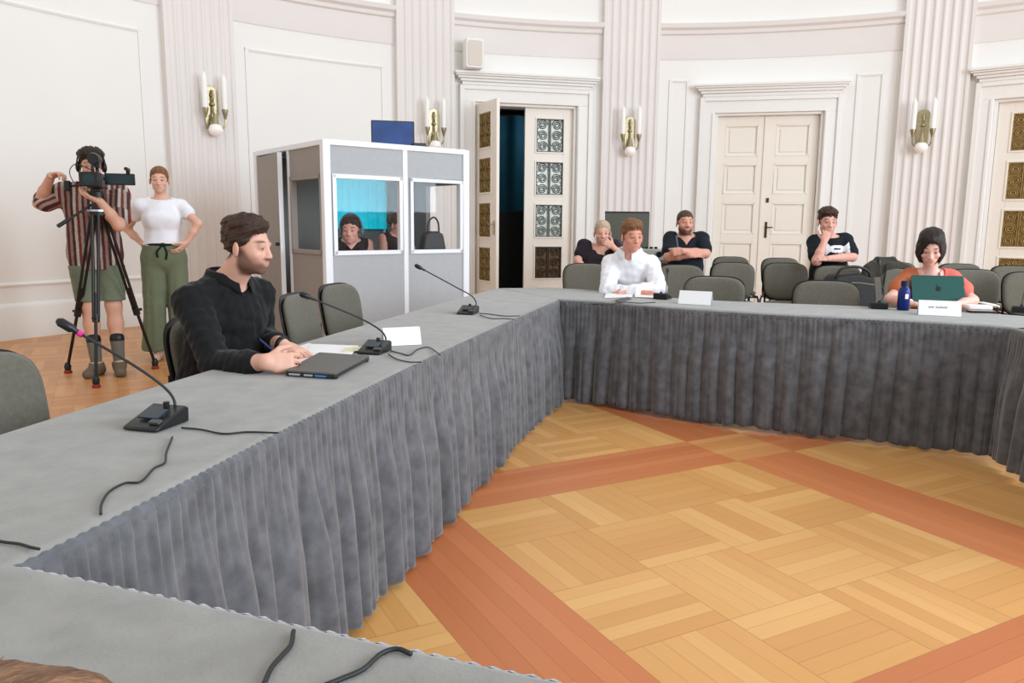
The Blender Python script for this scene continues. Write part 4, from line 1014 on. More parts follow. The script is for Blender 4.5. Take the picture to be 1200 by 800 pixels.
def hand_prims(w, d, n, sd, curl=(25, 25, 25, 25), thumb=(20, 20), s=1.0, spread=3.0, fat=1.0):
    """w wrist, d finger direction, n palm normal (fingers curl towards it), sd thumb side"""
    d = unit(d); n = unit(np.array(n)-d*(d@np.array(n))); sd0 = np.array(sd, float); t = np.cross(d, n); sd = t if t@sd0 > 0 else -t
    P = [ec(w-d*0.01*s, w+d*0.035*s, (0.026*s, 0.019*s), (0.036*s, 0.0165*s), n, 0.008), ec(w+d*0.03*s, w+d*0.078*s, (0.036*s, 0.0165*s), (0.037*s, 0.0125*s), n, 0.008)]
    Ls = (0.071, 0.079, 0.074, 0.058)
    for i in range(4):
        o = (1.5-i)*0.0195*s; a = w+d*(0.082-0.004*abs(i-1))*s+sd*o; ang = math.radians(curl[i])
        sp = math.radians((1.5-i)*spread); dd = d*math.cos(sp)+sd*math.sin(sp); th = 0.0
        r0 = (0.0090 if i < 3 else 0.0080)*s*fat
        for q, (fr_, bend) in enumerate(((0.44, 0.75), (0.31, 1.2), (0.25, 0.8))):
            th += ang*bend; v = dd*math.cos(th)+n*math.sin(th); b = a+v*Ls[i]*fr_*s
            P.append(rc(a, b, r0*(1-0.08*q), r0*(1-0.08*(q+1)), 0.0035)); a = b
    a = w+d*0.022*s+sd*0.026*s+n*0.006*s; t1, t2 = thumb
    v = unit(d*0.62+sd*(0.72 if t1 > 0 else 0.10)+n*math.sin(math.radians(t1))); b = a+v*0.042*s; P.append(rc(a, b, 0.0135*s, 0.0105*s, 0.012))
    v2 = unit(v+d*0.5*math.sin(math.radians(t2)+0.3)-sd*0.5*math.sin(math.radians(t2))+n*0.2); c = b+v2*0.030*s; P.append(rc(b, c, 0.0105*s, 0.0095*s, 0.004))
    P.append(rc(c, c+unit(v2*1.0+d*0.3)*0.022*s, 0.0095*s, 0.0075*s, 0.004))
    return P

def sdf_obj(name, vol, parent, m, colour=None, smooth=1, attr='Col'):
    P, Q = vol.mesh(smooth)
    me = bpy.data.meshes.new(name); me.vertices.add(len(P)); me.vertices.foreach_set('co', P.astype(np.float32).ravel())
    me.loops.add(len(Q)*4); me.loops.foreach_set('vertex_index', Q.astype(np.int32).ravel()); me.polygons.add(len(Q))
    me.polygons.foreach_set('loop_start', np.arange(0, len(Q)*4, 4, dtype=np.int32)); me.polygons.foreach_set('loop_total', np.full(len(Q), 4, np.int32))
    me.update(calc_edges=True); me.validate(); me.polygons.foreach_set('use_smooth', [True]*len(me.polygons))
    if colour is not None:
        a = me.color_attributes.new(attr, 'FLOAT_COLOR', 'POINT'); c = colour(P)
        a.data.foreach_set('color', np.c_[c, np.ones(len(c))].astype(np.float32).ravel())
    me.materials.append(m); o = bpy.data.objects.new(name, me); COL.objects.link(o); o.parent = parent
    return o
def sstep(e0, e1, x):
    t = np.clip((x-e0)/(e1-e0), 0, 1); return t*t*(3-2*t)
def blend(c, m, col): return c*(1-m[:, None])+np.array(lin(col))[None, :]*m[:, None]

skinm = mat('skin', (0.8, 0.6, 0.5), 0.5, attr='Col', spec=0.35)
hairm = mat('hair_strands', (0.2, 0.15, 0.1), 0.5, attr='Col', spec=0.3)
def _strands():
    nt = hairm.node_tree; N, L = nt.nodes, nt.links; b = N['Principled BSDF']
    tc = N.new('ShaderNodeTexCoord'); mp = N.new('ShaderNodeMapping'); mp.inputs['Scale'].default_value = (420, 90, 110); L.new(tc.outputs['Object'], mp.inputs['Vector'])
    n = N.new('ShaderNodeTexNoise'); n.inputs['Scale'].default_value = 1.0; n.inputs['Detail'].default_value = 3; L.new(mp.outputs[0], n.inputs['Vector'])
    vc = next(x for x in N if x.type == 'VERTEX_COLOR'); mr = N.new('ShaderNodeMapRange'); mr.inputs['From Min'].default_value = 0.3; mr.inputs['From Max'].default_value = 0.7; mr.inputs['To Min'].default_value = 0.6; mr.inputs['To Max'].default_value = 1.35
    L.new(n.outputs['Fac'], mr.inputs['Value']); mx = N.new('ShaderNodeVectorMath'); mx.operation = 'SCALE'; L.new(vc.outputs['Color'], mx.inputs[0]); L.new(mr.outputs[0], mx.inputs['Scale']); L.new(mx.outputs[0], b.inputs['Base Color'])
    bp = N.new('ShaderNodeBump'); bp.inputs['Strength'].default_value = 0.6; bp.inputs['Distance'].default_value = 0.006; L.new(n.outputs['Fac'], bp.inputs['Height']); L.new(bp.outputs[0], b.inputs['Normal'])
_strands()

HY = [-0.13, -0.06, -0.025, 0.0, 0.025, 0.055, 0.085]; HZ = [-0.075, -0.065, -0.02, 0.012, 0.022, 0.048, 0.060]
class Person:
    """local frame: +y the way the chest faces, +x the figure's right, z up"""
    def __init__(s, label, loc, rz, size=1.0, female=False, skin=(0.86, 0.66, 0.57), h=0.006, name='person'):
        s.root = thing(name, label, 'person', loc, rz); s.M = Matrix.Translation(loc) @ Matrix.Rotation(rz, 4, 'Z'); s.Mi = s.M.inverted()
        s.sz = size; s.fem = female; s.skin = skin; s.h = h; s.hands = []; s.J = {}
    def L(s, p): return np.array(s.Mi @ Vector(p))              # world point -> local
    def D(s, v): return np.array(s.Mi.to_3x3() @ Vector(v))
    def pose(s, **J):
        s.J.update({k: np.array(v, float) for k, v in J.items()})
    def seated(s, seat=0.45, lean=0.05, slump=0.0, foot_y=0.42, knee_y=0.47):
        z = s.sz; J = s.J
        J['pelvis'] = np.array((0, 0, seat+0.095*z)); J['waist'] = J['pelvis']+np.array((0, lean*0.35, 0.16*z)); J['chest'] = J['pelvis']+np.array((0, lean*0.8, 0.345*z-slump*0.5))
        J['neck'] = J['pelvis']+np.array((0, lean+0.0, 0.515*z-slump)); J['head'] = J['neck']+np.array((0, 0.045*z, 0.155*z))
        for sg, q in ((1, 'R'), (-1, 'L')):
            J['hip'+q] = J['pelvis']+np.array((sg*0.09*z, 0.02, -0.015)); J['knee'+q] = np.array((sg*0.13*z, knee_y*z, seat+0.065)); J['ankle'+q] = np.array((sg*0.12*z, foot_y*z, 0.095)); J['toe'+q] = J['ankle'+q]+np.array((sg*0.02, 0.15*z, -0.055))
            J['sh'+q] = J['neck']+np.array((sg*(0.158 if s.fem else 0.178)*z, -0.01, -0.086*z))
    def standing(s, spread=0.10, feet=None):
        z = s.sz; J = s.J
        J['pelvis'] = np.array((0, 0, 0.95*z)); J['waist'] = np.array((0, 0.005, 1.10*z)); J['chest'] = np.array((0, 0.01, 1.28*z)); J['neck'] = np.array((0, -0.005, 1.455*z)); J['head'] = np.array((0, 0.035*z, 1.615*z))
        for sg, q in ((1, 'R'), (-1, 'L')):
            J['hip'+q] = np.array((sg*0.09*z, 0, 0.92*z)); J['knee'+q] = np.array((sg*spread*z, 0.025, 0.50*z)); J['ankle'+q] = np.array((sg*spread*1.05*z, 0.0, 0.085*z)); J['toe'+q] = J['ankle'+q]+np.array((sg*0.045, 0.155*z, -0.05*z))
            J['sh'+q] = np.array((sg*(0.165 if s.fem else 0.19)*z, -0.01, 1.39*z))
    def arm(s, q, elbow, wrist, d, n, sd, curl=(25,)*4, thumb=(20, 20), spread=3.0, hs=1.0):
        s.J['el'+q] = np.array(elbow, float); s.J['wr'+q] = np.array(wrist, float)
        s.hands.append((q, unit(d), np.array(n, float), np.array(sd, float), curl, thumb, spread, hs))
    def prims(s):
        J, z = s.J, s.sz; f = s.fem; dep = (0, 1, 0); P = {}
        P['torso'] = [ec(J['pelvis']+V(0, 0, -0.03*z), J['pelvis']+V(0, 0, 0.05*z), (0.165*z, 0.115*z), (0.155*z, 0.11*z), dep, 0.04),
                      ec(J['pelvis'], J['waist'], (0.155*z, 0.11*z), ((0.125 if f else 0.142)*z, (0.095 if f else 0.105)*z), dep, 0.05),
                      ec(J['waist'], J['chest'], ((0.125 if f else 0.142)*z, (0.095 if f else 0.105)*z), ((0.142 if f else 0.162)*z, (0.105 if f else 0.118)*z), dep, 0.05),
                      ec(J['chest'], J['neck']-V(0, 0, 0.055*z), ((0.142 if f else 0.162)*z, 0.112*z), (0.10*z, 0.07*z), dep, 0.05)]
        for q in 'RL':
            P['torso'].append(rc(J['neck']+V(0, -0.01, -0.035*z), J['sh'+q], 0.054*z, (0.044 if f else 0.052)*z, 0.035))
        if f: P['torso'] += [el(J['chest']+V(sg*0.066*z, 0.075*z, -0.015*z), (0.056*z, 0.042*z, 0.054*z), None, 0.04) for sg in (1, -1)]
        P['neck'] = [rc(J['neck']-V(0, 0, 0.03*z), J['head']+s.HR@V(0, -0.022, -0.055)*z, (0.050 if f else 0.060)*z, (0.047 if f else 0.055)*z, 0.025)]
        for q in 'RL':
            ua, fa = (0.042, 0.036) if f else (0.052, 0.043)
            P['uarm'+q] = [rc(J['sh'+q], J['el'+q], ua*z, fa*z, 0.035)]
            P['farm'+q] = [rc(J['el'+q], J['el'+q]*0.55+J['wr'+q]*0.45, fa*z, fa*0.95*z, 0.02), rc(J['el'+q]*0.55+J['wr'+q]*0.45, J['wr'+q], fa*0.95*z, (0.024 if f else 0.028)*z, 0.02)]
            P['thigh'+q] = [rc(J['hip'+q], J['knee'+q], 0.085*z, 0.058*z, 0.04)]
            mid = J['knee'+q]*0.68+J['ankle'+q]*0.32+V(0, -0.018*z, 0) 
            P['shin'+q] = [rc(J['knee'+q], mid, 0.056*z, 0.056*z, 0.03), rc(mid, J['ankle'+q], 0.055*z, 0.036*z, 0.03)]
            a, t = J['ankle'+q], J['toe'+q]; heel = a+unit((a-t)*V(1, 1, 0))*0.035*z+V(0, 0, -0.055*z)
            P['foot'+q] = [rc(heel+V(0, 0, 0.005), a, 0.030*z, 0.036*z, 0.02), rc(a+V(0, 0, -0.02*z), t, 0.034*z, 0.022*z, 0.03), rc(heel, t, 0.028*z, 0.024*z, 0.02)]
        return P
    def box_(s, pts, pad):
        A_ = np.array(pts); return A_.min(0)-pad, A_.max(0)+pad
    def build(s, head=(0, 0, 0), hs=1.05, face=None, scalp=None, zl=None):
        s.HR = euler(*head); s.hs = hs*s.sz; J = s.J; h = s.h; s.P = s.prims()
        pts = [J[k] for k in J]+[J['head']+s.HR@V(0, 0, 0.12)*s.hs]+[s.J['wr'+q]+d*0.19*s.sz for q, d, *_ in s.hands]
        lo, hi = s.box_(pts, 0.17*s.sz); lo[2] = max(lo[2], -0.02)
        s.lo, s.hi = lo, hi
        v = Vol(lo, hi, h)
        for k, pl in s.P.items():
            if k.startswith(('uarm', 'farm', 'foot')): continue
            for p in pl: v.add(p)
        H, subs, after, slit = head_prims(J['head'], s.HR, s.hs, s.fem)
        hv = Vol(J['head']-0.2*s.hs, J['head']+0.2*s.hs, h)
        for p in H: v.add(p)
        for p in subs: v.sub(p)
        for p in after: v.add(p)
        for p in slit: v.sub(p)
        for q in 'RL':
            for k in ('uarm', 'farm', 'foot'):
                for p in s.P[k+q]: v.add(p)
        for q, d, n, sd, curl, th, sp, hsz in s.hands:
            for p in hand_prims(J['wr'+q], d, n, sd, curl, th, s.sz*1.06*hsz, sp): v.add(p)
        fc = dict(stubble=None, brow=(0.25, 0.17, 0.12), lips=(0.70, 0.45, 0.42), eye=(0.16, 0.12, 0.10), flush=0.35)
        fc.update(face or {})
        def colour(P):
            X = (P-J['head'])@s.HR/s.hs; x, y, z = X.T; ax = np.abs(x)
            c = np.tile(np.array(lin(s.skin)), (len(P), 1)); nearh = (np.abs(X) < 0.16).all(1).astype(float); front = sstep(0.02, 0.05, y)*nearh
            c = blend(c, 0.2*fc['flush']*np.exp(-(((ax-0.042)/0.02)**2+((z+0.035)/0.02)**2))*front, (0.82, 0.40, 0.36))
            c = blend(c, 0.22*fc['flush']*np.exp(-(((ax)/0.014)**2+((z+0.032)/0.014)**2))*front, (0.82, 0.42, 0.38))
            if fc['stubble']:
                col, st, up_ = fc['stubble']
                m = sstep(-0.018, -0.058, z+0.02*sstep(0.03, 0.06, y)-0.035*sstep(0.045, 0.0, y)*(y > -0.02)+0.012*sstep(0.02, 0.0, ax))*sstep(-0.03, -0.005, y)*sstep(-0.135, -0.115, z)*nearh
                m *= 1-sstep(0.0745, 0.0785, ax)
                m *= 1-0.9*np.exp(-((ax/0.020)**4+((z+0.066)/0.010)**4))
                m = np.maximum(m, 0.85*np.exp(-((ax/0.030)**4+((z+0.049)/0.009)**4))*front)
                c = blend(c, np.clip(m*st, 0, 1), col)
            c = blend(c, 0.6*np.exp(-((ax/0.021)**4+((z+0.0665)/0.0085)**4))*front, fc['lips'])
            bz = z-0.026-0.004*np.cos((ax-0.03)/0.02*1.2)
            c = blend(c, 0.9*np.exp(-(((ax-0.033)/0.019)**4+(bz/0.0048)**2))*front, fc['brow'])
            c = blend(c, 0.55*np.exp(-(((ax-0.031)/0.016)**4+((z)/0.0068)**2))*front, (0.50, 0.33, 0.28))
            c = blend(c, 0.9*np.exp(-(((ax-0.031)/0.0065)**4+((z+0.0005)/0.0058)**4))*front, fc['eye'])
            c = blend(c, 0.45*np.exp(-(((ax-0.007)/0.004)**2+((z+0.045)/0.0035)**2))*front, (0.45, 0.25, 0.22))
            if scalp is not None:
                zz = np.interp(y, HY, zl or HZ); m = sstep(-0.006, 0.012, z-zz+0.010*snoise(*X.T, 260, 8))*nearh*(z > -0.09)
                m *= 1-sstep(0.0755, 0.079, ax); m *= 1-0*np.exp(-((ax-0.08)/0.012)**2-((y+0.012)/0.02)**4-((z+0.012)/0.032)**4)
                c = blend(c, np.clip(m, 0, 1), scalp)
            c = c*(1+0.03*snoise(*P.T, 60, 3))[:, None]
            return c
        s.body = sdf_obj('body', v, s.root, skinm, colour, 2)
        return s
    def cloth(s, name, prims, m, cuts=(), wrinkle=0.003, wf=28, colour=None, seed=1, lo=None, hi=None, h=None, smooth=1, fold=None):
        """garment from prims [(prim, inflate)], minus cuts (functions of local X, Y, Z, kept where < 0)"""
        L_ = np.min([np.array(p[1])-i for p, i in prims], 0)-0.04; H_ = np.max([np.array(p[2])+i for p, i in prims], 0)+0.04
        if lo is not None: L_ = np.maximum(L_, lo)
        if hi is not None: H_ = np.minimum(H_, hi)
        v = Vol(L_, H_, h or s.h)
        for p, i in prims: v.add(p, i)
        g = v.whole()
        if wrinkle:
            n1 = snoise(g[0]*0.8, g[1]*0.8, g[2]*1.6, 26, seed, 6); n2 = snoise(g[0], g[1], g[2], 12, seed+3, 5)
            v.d = (v.d + wrinkle*(0.75*np.exp(-(n1/0.22)**2)*sstep(-0.2, 0.5, n2)-0.2+0.9*snoise(g[0], g[1], g[2], wf, seed+7, 5))).astype(np.float32)
        if fold is not None: v.d = (v.d + fold(*g)).astype(np.float32)
        for c in cuts: v.d = np.maximum(v.d, c(*g)).astype(np.float32)
        return sdf_obj(name, v, s.root, m, colour, smooth)
    def hair(s, col, kind='short', t=0.014, top=0.02, amp=0.006, freq=240, seed=2, col2=None, zl=None, gap=None):
        """kind: short / bob / tied / bald; shapes in head coordinates"""
        hc, R, k = s.J['head'], s.HR, s.hs
        v = Vol(hc-0.24*k, hc+0.22*k, s.h*0.8)
        X, Y, Z = np.meshgrid(*[(v.lo[i]+v.h*np.arange(v.n[i])).astype(np.float32) for i in range(3)], indexing='ij')
        q = [((X-hc[0])*R[0, i]+(Y-hc[1])*R[1, i]+(Z-hc[2])*R[2, i])/k for i in range(3)]; x, y, z = q
        def E(c, r):
            u = [(q[i]-c[i])/r[i] for i in range(3)]; k0 = np.sqrt(u[0]**2+u[1]**2+u[2]**2)+1e-9; k1 = np.sqrt(sum((u[i]/r[i])**2 for i in range(3)))+1e-9
            return k0*(k0-1)/k1
        d = E((0, -0.018, 0.036), (0.0755, 0.0965, 0.0805))
        if kind in ('short', 'tied', 'thin'):
            zz = (np.interp(y, HY, zl or HZ) + 0.010*snoise(x, y, z*0.2, 170, seed+11, 5)*sstep(-0.02, 0.04, y)).astype(np.float32)
            d = d - (t*sstep(-0.002, 0.035, z-zz) + top*sstep(0.045, 0.115, z)*sstep(-0.004, 0.030, z-zz)*(0.9+0.1*sstep(-0.02, 0.08, y)))
            d = np.maximum(d, (zz-z)*0.8)
            if kind == 'tied': d = np.minimum(d, E((0, -0.125, 0.03), (0.035, 0.035, 0.045)))
        if kind == 'bob':
            d = d-(t+top*sstep(0.05, 0.12, z))
            d = np.minimum(d, np.maximum(E((0, -0.012, -0.02), (0.098, 0.10, 0.13)), -z-0.132))
            face = E((-0.010, 0.092, -0.032), (0.058, 0.080, 0.108)); d = np.maximum(d, -face)
            d = np.maximum(d, -np.maximum(np.maximum(np.abs(x)-0.055, -y-0.02), z+0.04))
        n = snoise(x*1.0, y*0.55, z*0.75, freq, seed, 7)+0.5*snoise(x, y*0.6, z*0.7, freq*0.45, seed+1, 5)
        d = d*k + amp*k*n
        v.d = d.astype(np.float32)
        c1, c2 = np.array(lin(col)), np.array(lin(col2 or col))
        def colour(P):
            U = (P-hc)@R/k; m = 0.5+0.5*snoise(U[:, 0], U[:, 1]*0.3, U[:, 2]*0.4, freq*0.8, seed+5, 5); m = np.clip(m, 0, 1)[:, None]
            return c1*(1-m)+c2*m
        s.hairv = sdf_obj('hair', v, s.root, hairm, colour, 1); return s.hairv
    def shoes(s, m, infl=0.010, name='shoe', high=0.03):
        for q in 'RL':
            s.cloth(name, [(p, infl) for p in s.P['foot'+q]], m, [lambda X, Y, Z, q=q: Z-(s.J['ankle'+q][2]+high), lambda X, Y, Z: 0.004-Z], wrinkle=0.001)
    def legs_(s, m, infl=0.014, hem=None, name='trousers', waist=0.03, colour=None, flare=0.0, wr=0.003):
        P = []; J, z = s.J, s.sz
        P += [(p, infl) for p in s.P['torso'][:2]]
        for q in 'RL':
            P += [(p, infl+0.004) for p in s.P['thigh'+q]]
            P += [(p, infl+0.010) for p in s.P['shin'+q]]
        top_ = J['waist'][2]-waist; w0 = J['waist']
        cuts = [lambda X, Y, Z: Z-top_+0.0*X]
        if hem is not None: cuts.append(lambda X, Y, Z: hem-Z)
        return s.cloth(name, P, m, cuts, wrinkle=wr, colour=colour)
    def sleeve(s, q, frac, i0, i1):
        """sleeve covering frac of the arm: up to 1 = elbow, up to 2 = wrist"""
        J, z = s.J, s.sz; ua, fa = (0.042, 0.036) if s.fem else (0.052, 0.043)
        a, e, w_ = J['sh'+q], J['el'+q], J['wr'+q]; out = []
        f = min(frac, 1); b = a+(e-a)*f
        out.append((rc(a, b, ua*z+i0, (ua+(fa-ua)*f)*z+(i1 if frac <= 1 else i0), 0.03), 0))
        if frac > 1:
            g = frac-1; c = e+(w_-e)*g; out.append((rc(e, c, fa*z+i0, fa*(1-0.25*g)*z+i1, 0.02), 0))
        return out
    def collar(s, m, r0=0.062, drop=0.03, name='collar', openf=0.5, hgt=0.030, pts=True, stand=1.0):
        """turned-down shirt collar: a folded band round the neck, open at the throat"""
        J, z = s.J, s.sz; nk = J['neck']; mb = MB(); ax = unit(J['head']-nk-V(0, 0.02, 0)); rows = []
        N = 40; a0 = math.radians(90+openf*32); a1 = math.radians(450-openf*32)
        for (rr_, zz_) in ((r0+0.004, 0.028), (r0+0.006, 0.034), (r0+0.016, 0.030), (r0+0.030, 0.030-hgt), (r0+0.026, 0.026-hgt), (r0+0.010, 0.024), (r0, 0.0)):
            row = []
            for i in range(N+1):
                a = a0+(a1-a0)*i/N; u = abs(2*i/N-1)
                dz = zz_*(stand if zz_ > 0 else 1)-0.036*u**2*1.0-(hgt*0.9*u**10 if (zz_ < 0.01) and pts else 0); rr2 = rr_+(0.012*u**6 if zz_ < 0.01 else 0)
                p = nk+V(math.cos(a)*rr2*1.05*z, math.sin(a)*rr2*z-0.004, dz*z)+ax*0.010
                row.append(p)
            rows.append(row)
        o = mb.grid(rows).build(name, m, s.root, smooth=True); return o

def torso_shirt(p, i=0.014, belly=0.0):
    P = [(q, i) for q in p.P['torso']]
    if belly: P.append((el(p.J['waist']+V(0, 0.05*p.sz, 0.02), (0.14*p.sz+belly*0.5, 0.10*p.sz+belly, 0.14*p.sz), None, 0.05), i))
    return P
def neckhole(p, dy=0.03, r=0.058, dz=0.0, v=0.0):
    """cut for the throat opening: a slanted cone round the neck, deeper in front by v"""
    nk = p.J['neck']; z = p.sz
    def f(X, Y, Z):
        R = np.sqrt((X-nk[0])**2+(Y-nk[1]-0.012)**2); fr = np.clip((Y-nk[1])/(0.10*z), 0, 1)
        wid = np.clip(1-np.abs(X-nk[0])/(0.06*z), 0, 1)
        lvl = nk[2]+0.004*z+dz-(dy+v*wid)*fr
        return np.minimum((r+0.026)*z+0.02*fr-R, Z-lvl)
    return f
# ------------------------------------------------------------------ the people in the room
def cloth_mat(name, col, rough=0.85, bump=0.12, noise=0.05, sheen=0.1): return mat(name, col, rough, noise=noise, nscale=14, sheen=sheen, spec=0.2, bump=bump, bscale=130)
blackshirt = cloth_mat('black_shirt_cotton', (0.085, 0.09, 0.095)); navy = cloth_mat('dark_navy_cotton', (0.10, 0.125, 0.16)); whitecot = cloth_mat('white_cotton', (0.93, 0.93, 0.95)); darktr = cloth_mat('dark_trousers', (0.12, 0.12, 0.14))
greentr = cloth_mat('sage_green_linen', (0.425, 0.455, 0.36)); greensh = cloth_mat('olive_green_shorts_cotton', (0.41, 0.44, 0.365)); vcol = mat('vertex_coloured_cotton', (0.5, 0.5, 0.5), 0.85, attr='Col', noise=0.05, nscale=20, spec=0.2, bump=0.12, bscale=130)
shoem = mat('brown_shoe_leather', (0.40, 0.35, 0.28), 0.7, noise=0.1, nscale=30); blackshoe = mat('black_shoe_leather', (0.07, 0.07, 0.07), 0.4)
def yaw_of(v): return math.atan2(v[1], v[0])-math.pi/2

# --- man in black shirt, writing at the left table
p = Person('bearded man in a black shirt seated at the left table, writing on paper', (-1.245, 3.16, 0), yaw_of((0.90, -0.43)), 1.0, skin=(0.84, 0.65, 0.57), h=0.0048)
p.seated(lean=0.10, slump=0.015, foot_y=0.34, knee_y=0.40)
p.J['neck'] += V(0, 0.0, 0); p.J['head'] = p.L((-1.045, 3.06, 1.172))
wr = p.L(at(312, 424, z=0.785)); wl = p.L(at(331, 404, z=0.785))
p.arm('R', p.L(at(253, 428, y=2.80)), wr, p.D((0.88, 0.42, -0.10)), p.D((-0.35, 0.85, -0.45)), p.D((0, 0.3, 1)), (40, 44, 50, 54), (25, 30), 4)
p.arm('L', p.L(at(306, 396, y=3.42)), wl, p.D((0.80, -0.30, -0.22)), p.D((0.0, 0, -1)), p.D((-0.4, -0.9, 0)), (14, 12, 12, 16), (5, 5), 5)
p.build(head=(14, -5, 0), hs=0.905, scalp=(0.17, 0.115, 0.085), zl=[-0.072, -0.06, -0.022, 0.0, 0.012, 0.052, 0.074], face=dict(stubble=((0.34, 0.235, 0.185), 0.85, 0), brow=(0.24, 0.16, 0.12)))
p.cloth('shirt', torso_shirt(p, 0.014, 0.01)+p.sleeve('R', 1.72, 0.014, 0.013)+p.sleeve('L', 1.72, 0.014, 0.013), blackshirt, [lambda X, Y, Z: p.J['pelvis'][2]-0.06-Z, neckhole(p, 0.05, 0.060, v=0.03)], wrinkle=0.006, wf=70, fold=lambda X, Y, Z: -0.0035*((np.abs(X-0.004) < 0.017) & (Y > 0.08)))
p.collar(blackshirt, 0.064, hgt=0.034); p.legs_(darktr); p.shoes(blackshoe)
p.hair((0.17, 0.115, 0.085), 'short', 0.009, 0.024, 0.009, 200, 4, (0.27, 0.18, 0.13), zl=[-0.072, -0.06, -0.022, 0.0, 0.012, 0.052, 0.074])
wb_ = p.L(at(326, 403, z=0.785))
MB().tube([wl+p.D((-0.012, 0.004, 0.002))+V(0, 0, 0), wl+p.D((0.004, -0.002, -0.002))], 0.034, 16).build('wristband', black, p.root, smooth=True)
pen = thing('pen', 'dark pen in the right hand of the man in black', 'pen', (0, 0, 0)); pa = at(334, 423, z=TZ+0.012); pb = pa+V(-0.085, -0.02, 0.085)
MB().tube([pa-unit(pb-pa)*0.008, pa, pb], [0.001, 0.004, 0.004], 8).build('barrel', mat('pen_blue', (0.15, 0.2, 0.4), 0.3), pen); MB().tube([pb, pb+unit(pb-pa)*0.012], 0.0042, 8).build('cap', steel, pen)

# --- cameraman
p = Person('man in a striped short-sleeved shirt and green shorts filming behind the tripod', (-3.47, 6.42, 0), math.radians(180+24), 1.065, skin=(0.80, 0.61, 0.52), h=0.0062)
p.standing(0.10)
p.J['head'] += V(-0.02, 0.03, -0.02)
fL, fR = at(142, 436, z=0.03), at(112, 438, z=0.03)
for q, f_ in (('R', fR), ('L', fL)):
    l_ = p.L(f_); p.J['toe'+q] = V(l_[0], l_[1]+0.05, 0.034); p.J['ankle'+q] = V(l_[0]*0.9, l_[1]-0.11, 0.095); p.J['knee'+q] = (p.J['ankle'+q]+p.J['hip'+q])/2+V(0, 0.02, 0.03)
p.J['toeR'] += V(0.05, -0.02, 0)
p.arm('R', p.L(at(46, 238, y=6.28)), p.L(at(60, 206, y=6.16)), p.D((0.75, -0.25, 0.15)), p.D((0.25, -0.2, -0.9)), p.D((0.2, -0.9, 0.1)), (38, 40, 42, 44), (20, 20))
p.arm('L', p.L(at(139, 264, y=6.14)), p.L(at(117, 236, y=6.02)), p.D((-0.75, -0.2, 0.35)), p.D((-0.1, -0.2, 1)), p.D((0.2, -0.9, 0.1)), (20, 22, 24, 26), (15, 15))
p.build(head=(4, -4, 0), hs=0.96, scalp=(0.15, 0.11, 0.09), face=dict(stubble=((0.36, 0.26, 0.21), 0.45, 0)))
stripes = [(0.30, 0.17, 0.16), (0.62, 0.55, 0.52), (0.42, 0.20, 0.18), (0.70, 0.66, 0.62), (0.22, 0.17, 0.17), (0.55, 0.42, 0.38)]
def striped(P, p=p):
    c = np.zeros((len(P), 3)); sl = np.zeros(len(P))
    for q in 'RL':
        a, e = p.J['sh'+q], p.J['el'+q]; u = unit(e-a); t = (P-a)@u; dist = np.linalg.norm(P-a-t[:, None]*u, axis=1)
        m = (t > 0.05) & (dist < 0.125) & (t < 0.35); n_ = unit(np.cross(u, (0, 1, 0.3))); coord = (P-a)@n_
        sl = np.where(m, coord, sl); c[m, 0] = 1
    co = np.where(c[:, 0] > 0, sl, P[:, 0]); i = np.floor(co/0.021+100).astype(int) % 6
    return np.array([lin(x) for x in stripes])[i]
J = p.J; hemz = 0.815*p.sz
p.cloth('shirt', torso_shirt(p, 0.028)+[(ec(V(0, 0.0, 0.72*p.sz), J['waist'], (0.200, 0.155), (0.178, 0.138), (0, 1, 0), 0.04), 0)]+p.sleeve('R', 0.72, 0.03, 0.042)+p.sleeve('L', 0.72, 0.03, 0.042), vcol, [lambda X, Y, Z: hemz-Z, neckhole(p, 0.03, 0.062, v=0.04)], wrinkle=0.006, colour=striped, h=0.0055)
p.legs_(greensh, 0.026, hem=0.575*p.sz, name='shorts', waist=0.27)
sock = cloth_mat('grey_ribbed_sock', (0.42, 0.40, 0.36))
for q in 'RL':
    a, k_ = J['ankle'+q], J['knee'+q]; b = a+(k_-a)*0.40
    p.cloth('sock', [(rc(a, b, 0.042, 0.055, 0.01), 0)], sock, wrinkle=0.001)
    c_ = a+(k_-a)*0.41; p.cloth('sock_cuff', [(rc(c_, c_+(k_-a)*0.02, 0.0565, 0.0565, 0), 0)], black, wrinkle=0)
p.shoes(shoem, 0.014, high=0.01)
p.hair((0.15, 0.11, 0.09), 'short', 0.012, 0.034, 0.013, 190, 7, (0.22, 0.16, 0.12))
hp = MB(); hc, HR, k_ = J['head'], p.HR, p.hs
hp.tube([hc+HR@(V(0.098*math.cos(a), -0.015, 0.02+0.125*math.sin(a))*k_) for a in np.linspace(-0.1, math.pi+0.1, 20)], 0.006, 8)
for sg in (-1, 1): hp.ball(tuple(hc+HR@(V(sg*0.094, -0.015, -0.005)*k_)), (0.018, 0.038, 0.045))
hp.build('headphones', black, p.root, smooth=True)

